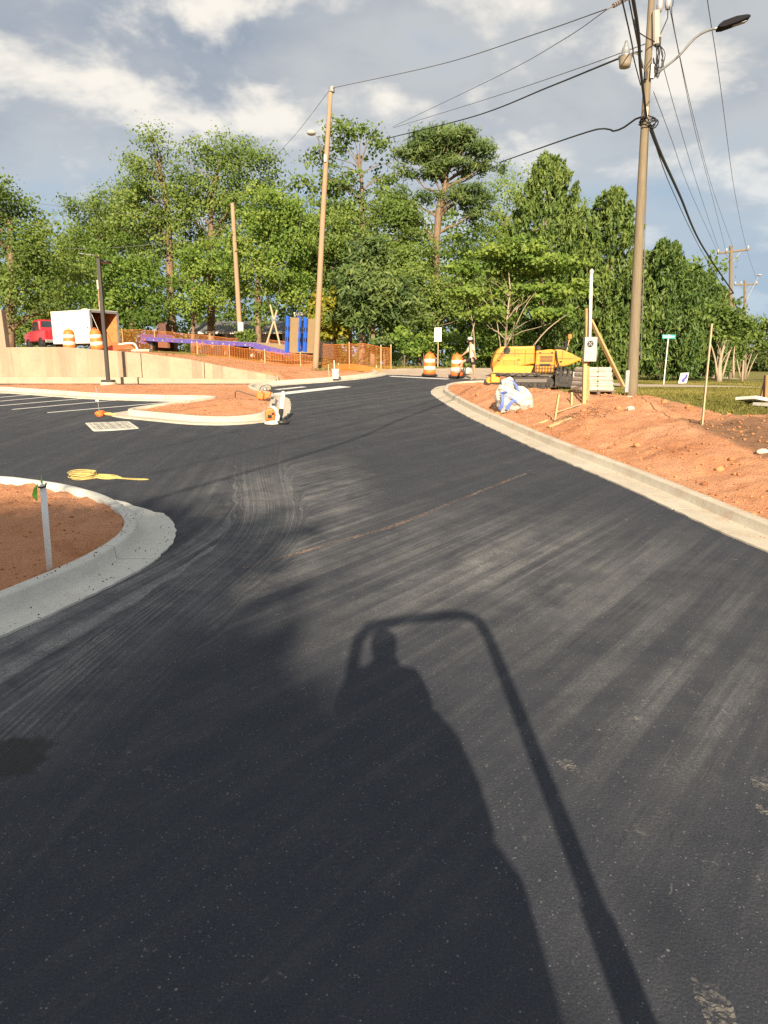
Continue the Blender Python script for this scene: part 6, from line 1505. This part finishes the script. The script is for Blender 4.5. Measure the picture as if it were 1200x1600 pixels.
# ---- the roller and its operator, seen only by the shadow they throw
rl = thing('tandem_roller', 'small tandem roller under the photographer, throwing the roll-bar shadow', 'roller', (.33, -.9, 0), R(19))
M_RYEL = M_YEL; 
for yy in (-1.15, 1.40):
    dm_ = MB().lathe([(.0, -.62), (.40, -.62), (.44, -.60), (.44, .60), (.40, .62), (0, .62)], 36, (-.10, yy, .445), roty(R(90))).build('drum', pbr('drum_steel', (.25, .24, .23), .35, .8), rl, smooth=False)
    MB().box((-.10, yy, .98), (.9, .75, .10)).build('drum_guard', M_RYEL, rl, .03)
MB().prism([(-.62, .40), (.30, .40), (.30, 1.15), (.26, 1.25), (-.56, 1.25), (-.62, 1.15)], -1.1, -.35).build('engine_hood', M_RYEL, rl, .05)
MB().box((-.15, .30, .72), (.9, 1.3, .44)).build('chassis', M_TAR, rl, .03); MB().box((-.17, .88, .97), (.98, .55, .06)).build('floor_plate', M_TAR, rl)
MB().prism([(-.72, .95), (.32, .95), (.30, 1.60), (-.68, 1.60)], -.10, .75).build('seat_box', M_RYEL, rl, .04)
MB().box((-.15, .52, 1.64), (.56, .48, .12)).build('seat', M_BLACK, rl, .04, seg=3); MB().prism([(-.68, 1.58), (.32, 1.58), (.29, 1.80), (.22, 2.02), (.13, 2.14), (.02, 2.24), (-.32, 2.24), (-.43, 2.14), (-.52, 2.02), (-.62, 1.80)], .18, .30).build('shadow_backrest', M_BLACK, rl, .04, seg=3)  # backrest shape flared like shoulders to fill out the rider's cast shadow
MB().prism([(-.30, 1.0), (.02, 1.0), (-.04, 1.5), (-.24, 1.5)], 1.00, 1.12).build('console', M_RYEL, rl, .03); MB().tube([(-.14 + .17 * math.cos(a), .98 + .05 * math.sin(a), 1.60 + .15 * math.sin(a) * .5) for a in np.linspace(0, 2 * math.pi, 19)], .016, 6).build('steering_wheel', M_BLACK, rl)
MB().tube([(-.14, 1.04, 1.45), (-.14, .98, 1.60)], .025, 6).build('steering_column', M_BLACK, rl)
rops = MB().tube(smooth3([(-.60, 0, 1.0), (-.60, 0, 1.9), (-.595, 0, 2.75), (-.53, 0, 2.95), (-.38, 0, 3.02), (.30, 0, 3.02), (.48, 0, 2.96), (.57, 0, 2.78), (.61, 0, 1.9), (.62, 0, 1.0)], .12), .050, 12).build('roll_bar', M_BLKMET, rl, smooth=True)
for sx in (-.60, .615): MB().box((sx, 0, 1.15), (.105, .12, .55)).build('roll_bar_socket', M_BLKMET, rops, .01)
op = thing('person', 'person seated on the roller holding a phone, seen as the foreground shadow', 'person', (0, -.36, 0), 0)
SH = 1.70
J = [(0, -.02, SH + .08, (.18, .14)), (0, -.03, SH + .26, (.165, .12)), (0, -.02, SH + .44, (.19, .12)), (0, 0, SH + .57, (.19, .11)), (0, .0, SH + .64, .062), (0, .01, SH + .70, .062), (0, .02, SH + .78, (.088, .10)), (0, .02, SH + .86, (.075, .085)),
     (-.20, 0, SH + .55, .075), (-.27, .04, SH + .34, .065), (-.12, .27, SH + .50, .040), (.20, 0, SH + .55, .075), (.27, .04, SH + .34, .065), (.12, .27, SH + .50, .040),
     (-.11, .06, SH + .06, .10), (-.17, .45, SH + .02, .075), (-.17, .48, SH - .38, .055), (-.17, .50, SH - .58, .045), (-.17, .62, SH - .60, .042),
     (.11, .06, SH + .06, .10), (.17, .45, SH + .02, .075), (.17, .48, SH - .38, .055), (.17, .50, SH - .58, .045), (.17, .62, SH - .60, .042)]
bd = skin_body('body', J, E_, M_SKIN, op)
garment('shirt', bd, lambda c: SH + .08 < c.z < SH + .64 and not (abs(c.x) < .26 and c.y > .14), pbr('work_shirt', (.30, .32, .12), .85), op, .02)
garment('trousers', bd, lambda c: c.z < SH + .14 and not c.z < SH - .53, pbr('denim', (.05, .07, .12), .85), op, .015); garment('boot', bd, lambda c: c.z < SH - .52, M_SHOE, op, .014)
head_parts(op, Vector((0, .02, SH + .80)), Vector((0, 1, -.2)), M_HAIR, M_CAPW)
hand(op, Vector((-.115, .28, SH + .505)), Vector((.6, .3, .5)), Vector((-.3, 1, .2)), 1.0, .7); hand(op, Vector((.115, .28, SH + .505)), Vector((-.6, .3, .5)), Vector((.3, 1, .2)), 1.0, .7)
ph = MB().box((0, -.012, CAM_H - .015), (.076, .008, .158)).build('phone', M_BLKMET, None, .003); tag(ph, 'black phone held up by the seated person', 'phone')
# ---- tyre tread and boot prints in dust on the asphalt
M_PRINT = mat_chalk(); M_PRINT.name = 'pale_dust_print'
for nd in M_PRINT.node_tree.nodes:
    if nd.type == 'MIX': nd.inputs[6].default_value = (.27, .26, .235, 1); nd.inputs[7].default_value = (.24, .225, .20, 1)
def tread(label, u, v, rz_, n, w_, l_):
    p = lot(u, v); t = MB()
    for k in range(n):
        y_ = (k - n / 2) * l_; ph_ = random.uniform(-.004, .004); seg = 9; W2 = w_ * (1 - .25 * abs(k - n / 2) / (n / 2))
        for i in range(seg):
            x0, x1 = -W2 / 2 + W2 * i / seg, -W2 / 2 + W2 * (i + 1) / seg
            f = lambda x: y_ + ph_ + .35 * l_ * math.sin(x / w_ * 14) - .25 * x
            h_ = l_ * .36
            t.add([(x0, f(x0) - h_, 0), (x1, f(x1) - h_, 0), (x1, f(x1) + h_, 0), (x0, f(x0) + h_, 0)], [(0, 1, 2, 3)])
    o = t.build('tread_print', M_PRINT, asphalt); o.location = (p.x, p.y, float(S(p.y)) + .003); o.rotation_euler = (0, 0, rz_); o['label'] = label
tread('dusty tyre tread print in the near right corner', 1115, 1575, R(-8), 8, .13, .026)
tread('dusty boot print at the right edge', 1190, 1225, R(-25), 6, .12, .024); tread('dusty heel print below the boot print', 1196, 1268, R(-25), 3, .10, .024)
tread('faint curved scuff right of the roll-bar shadow', 885, 1195, R(10), 5, .10, .028)
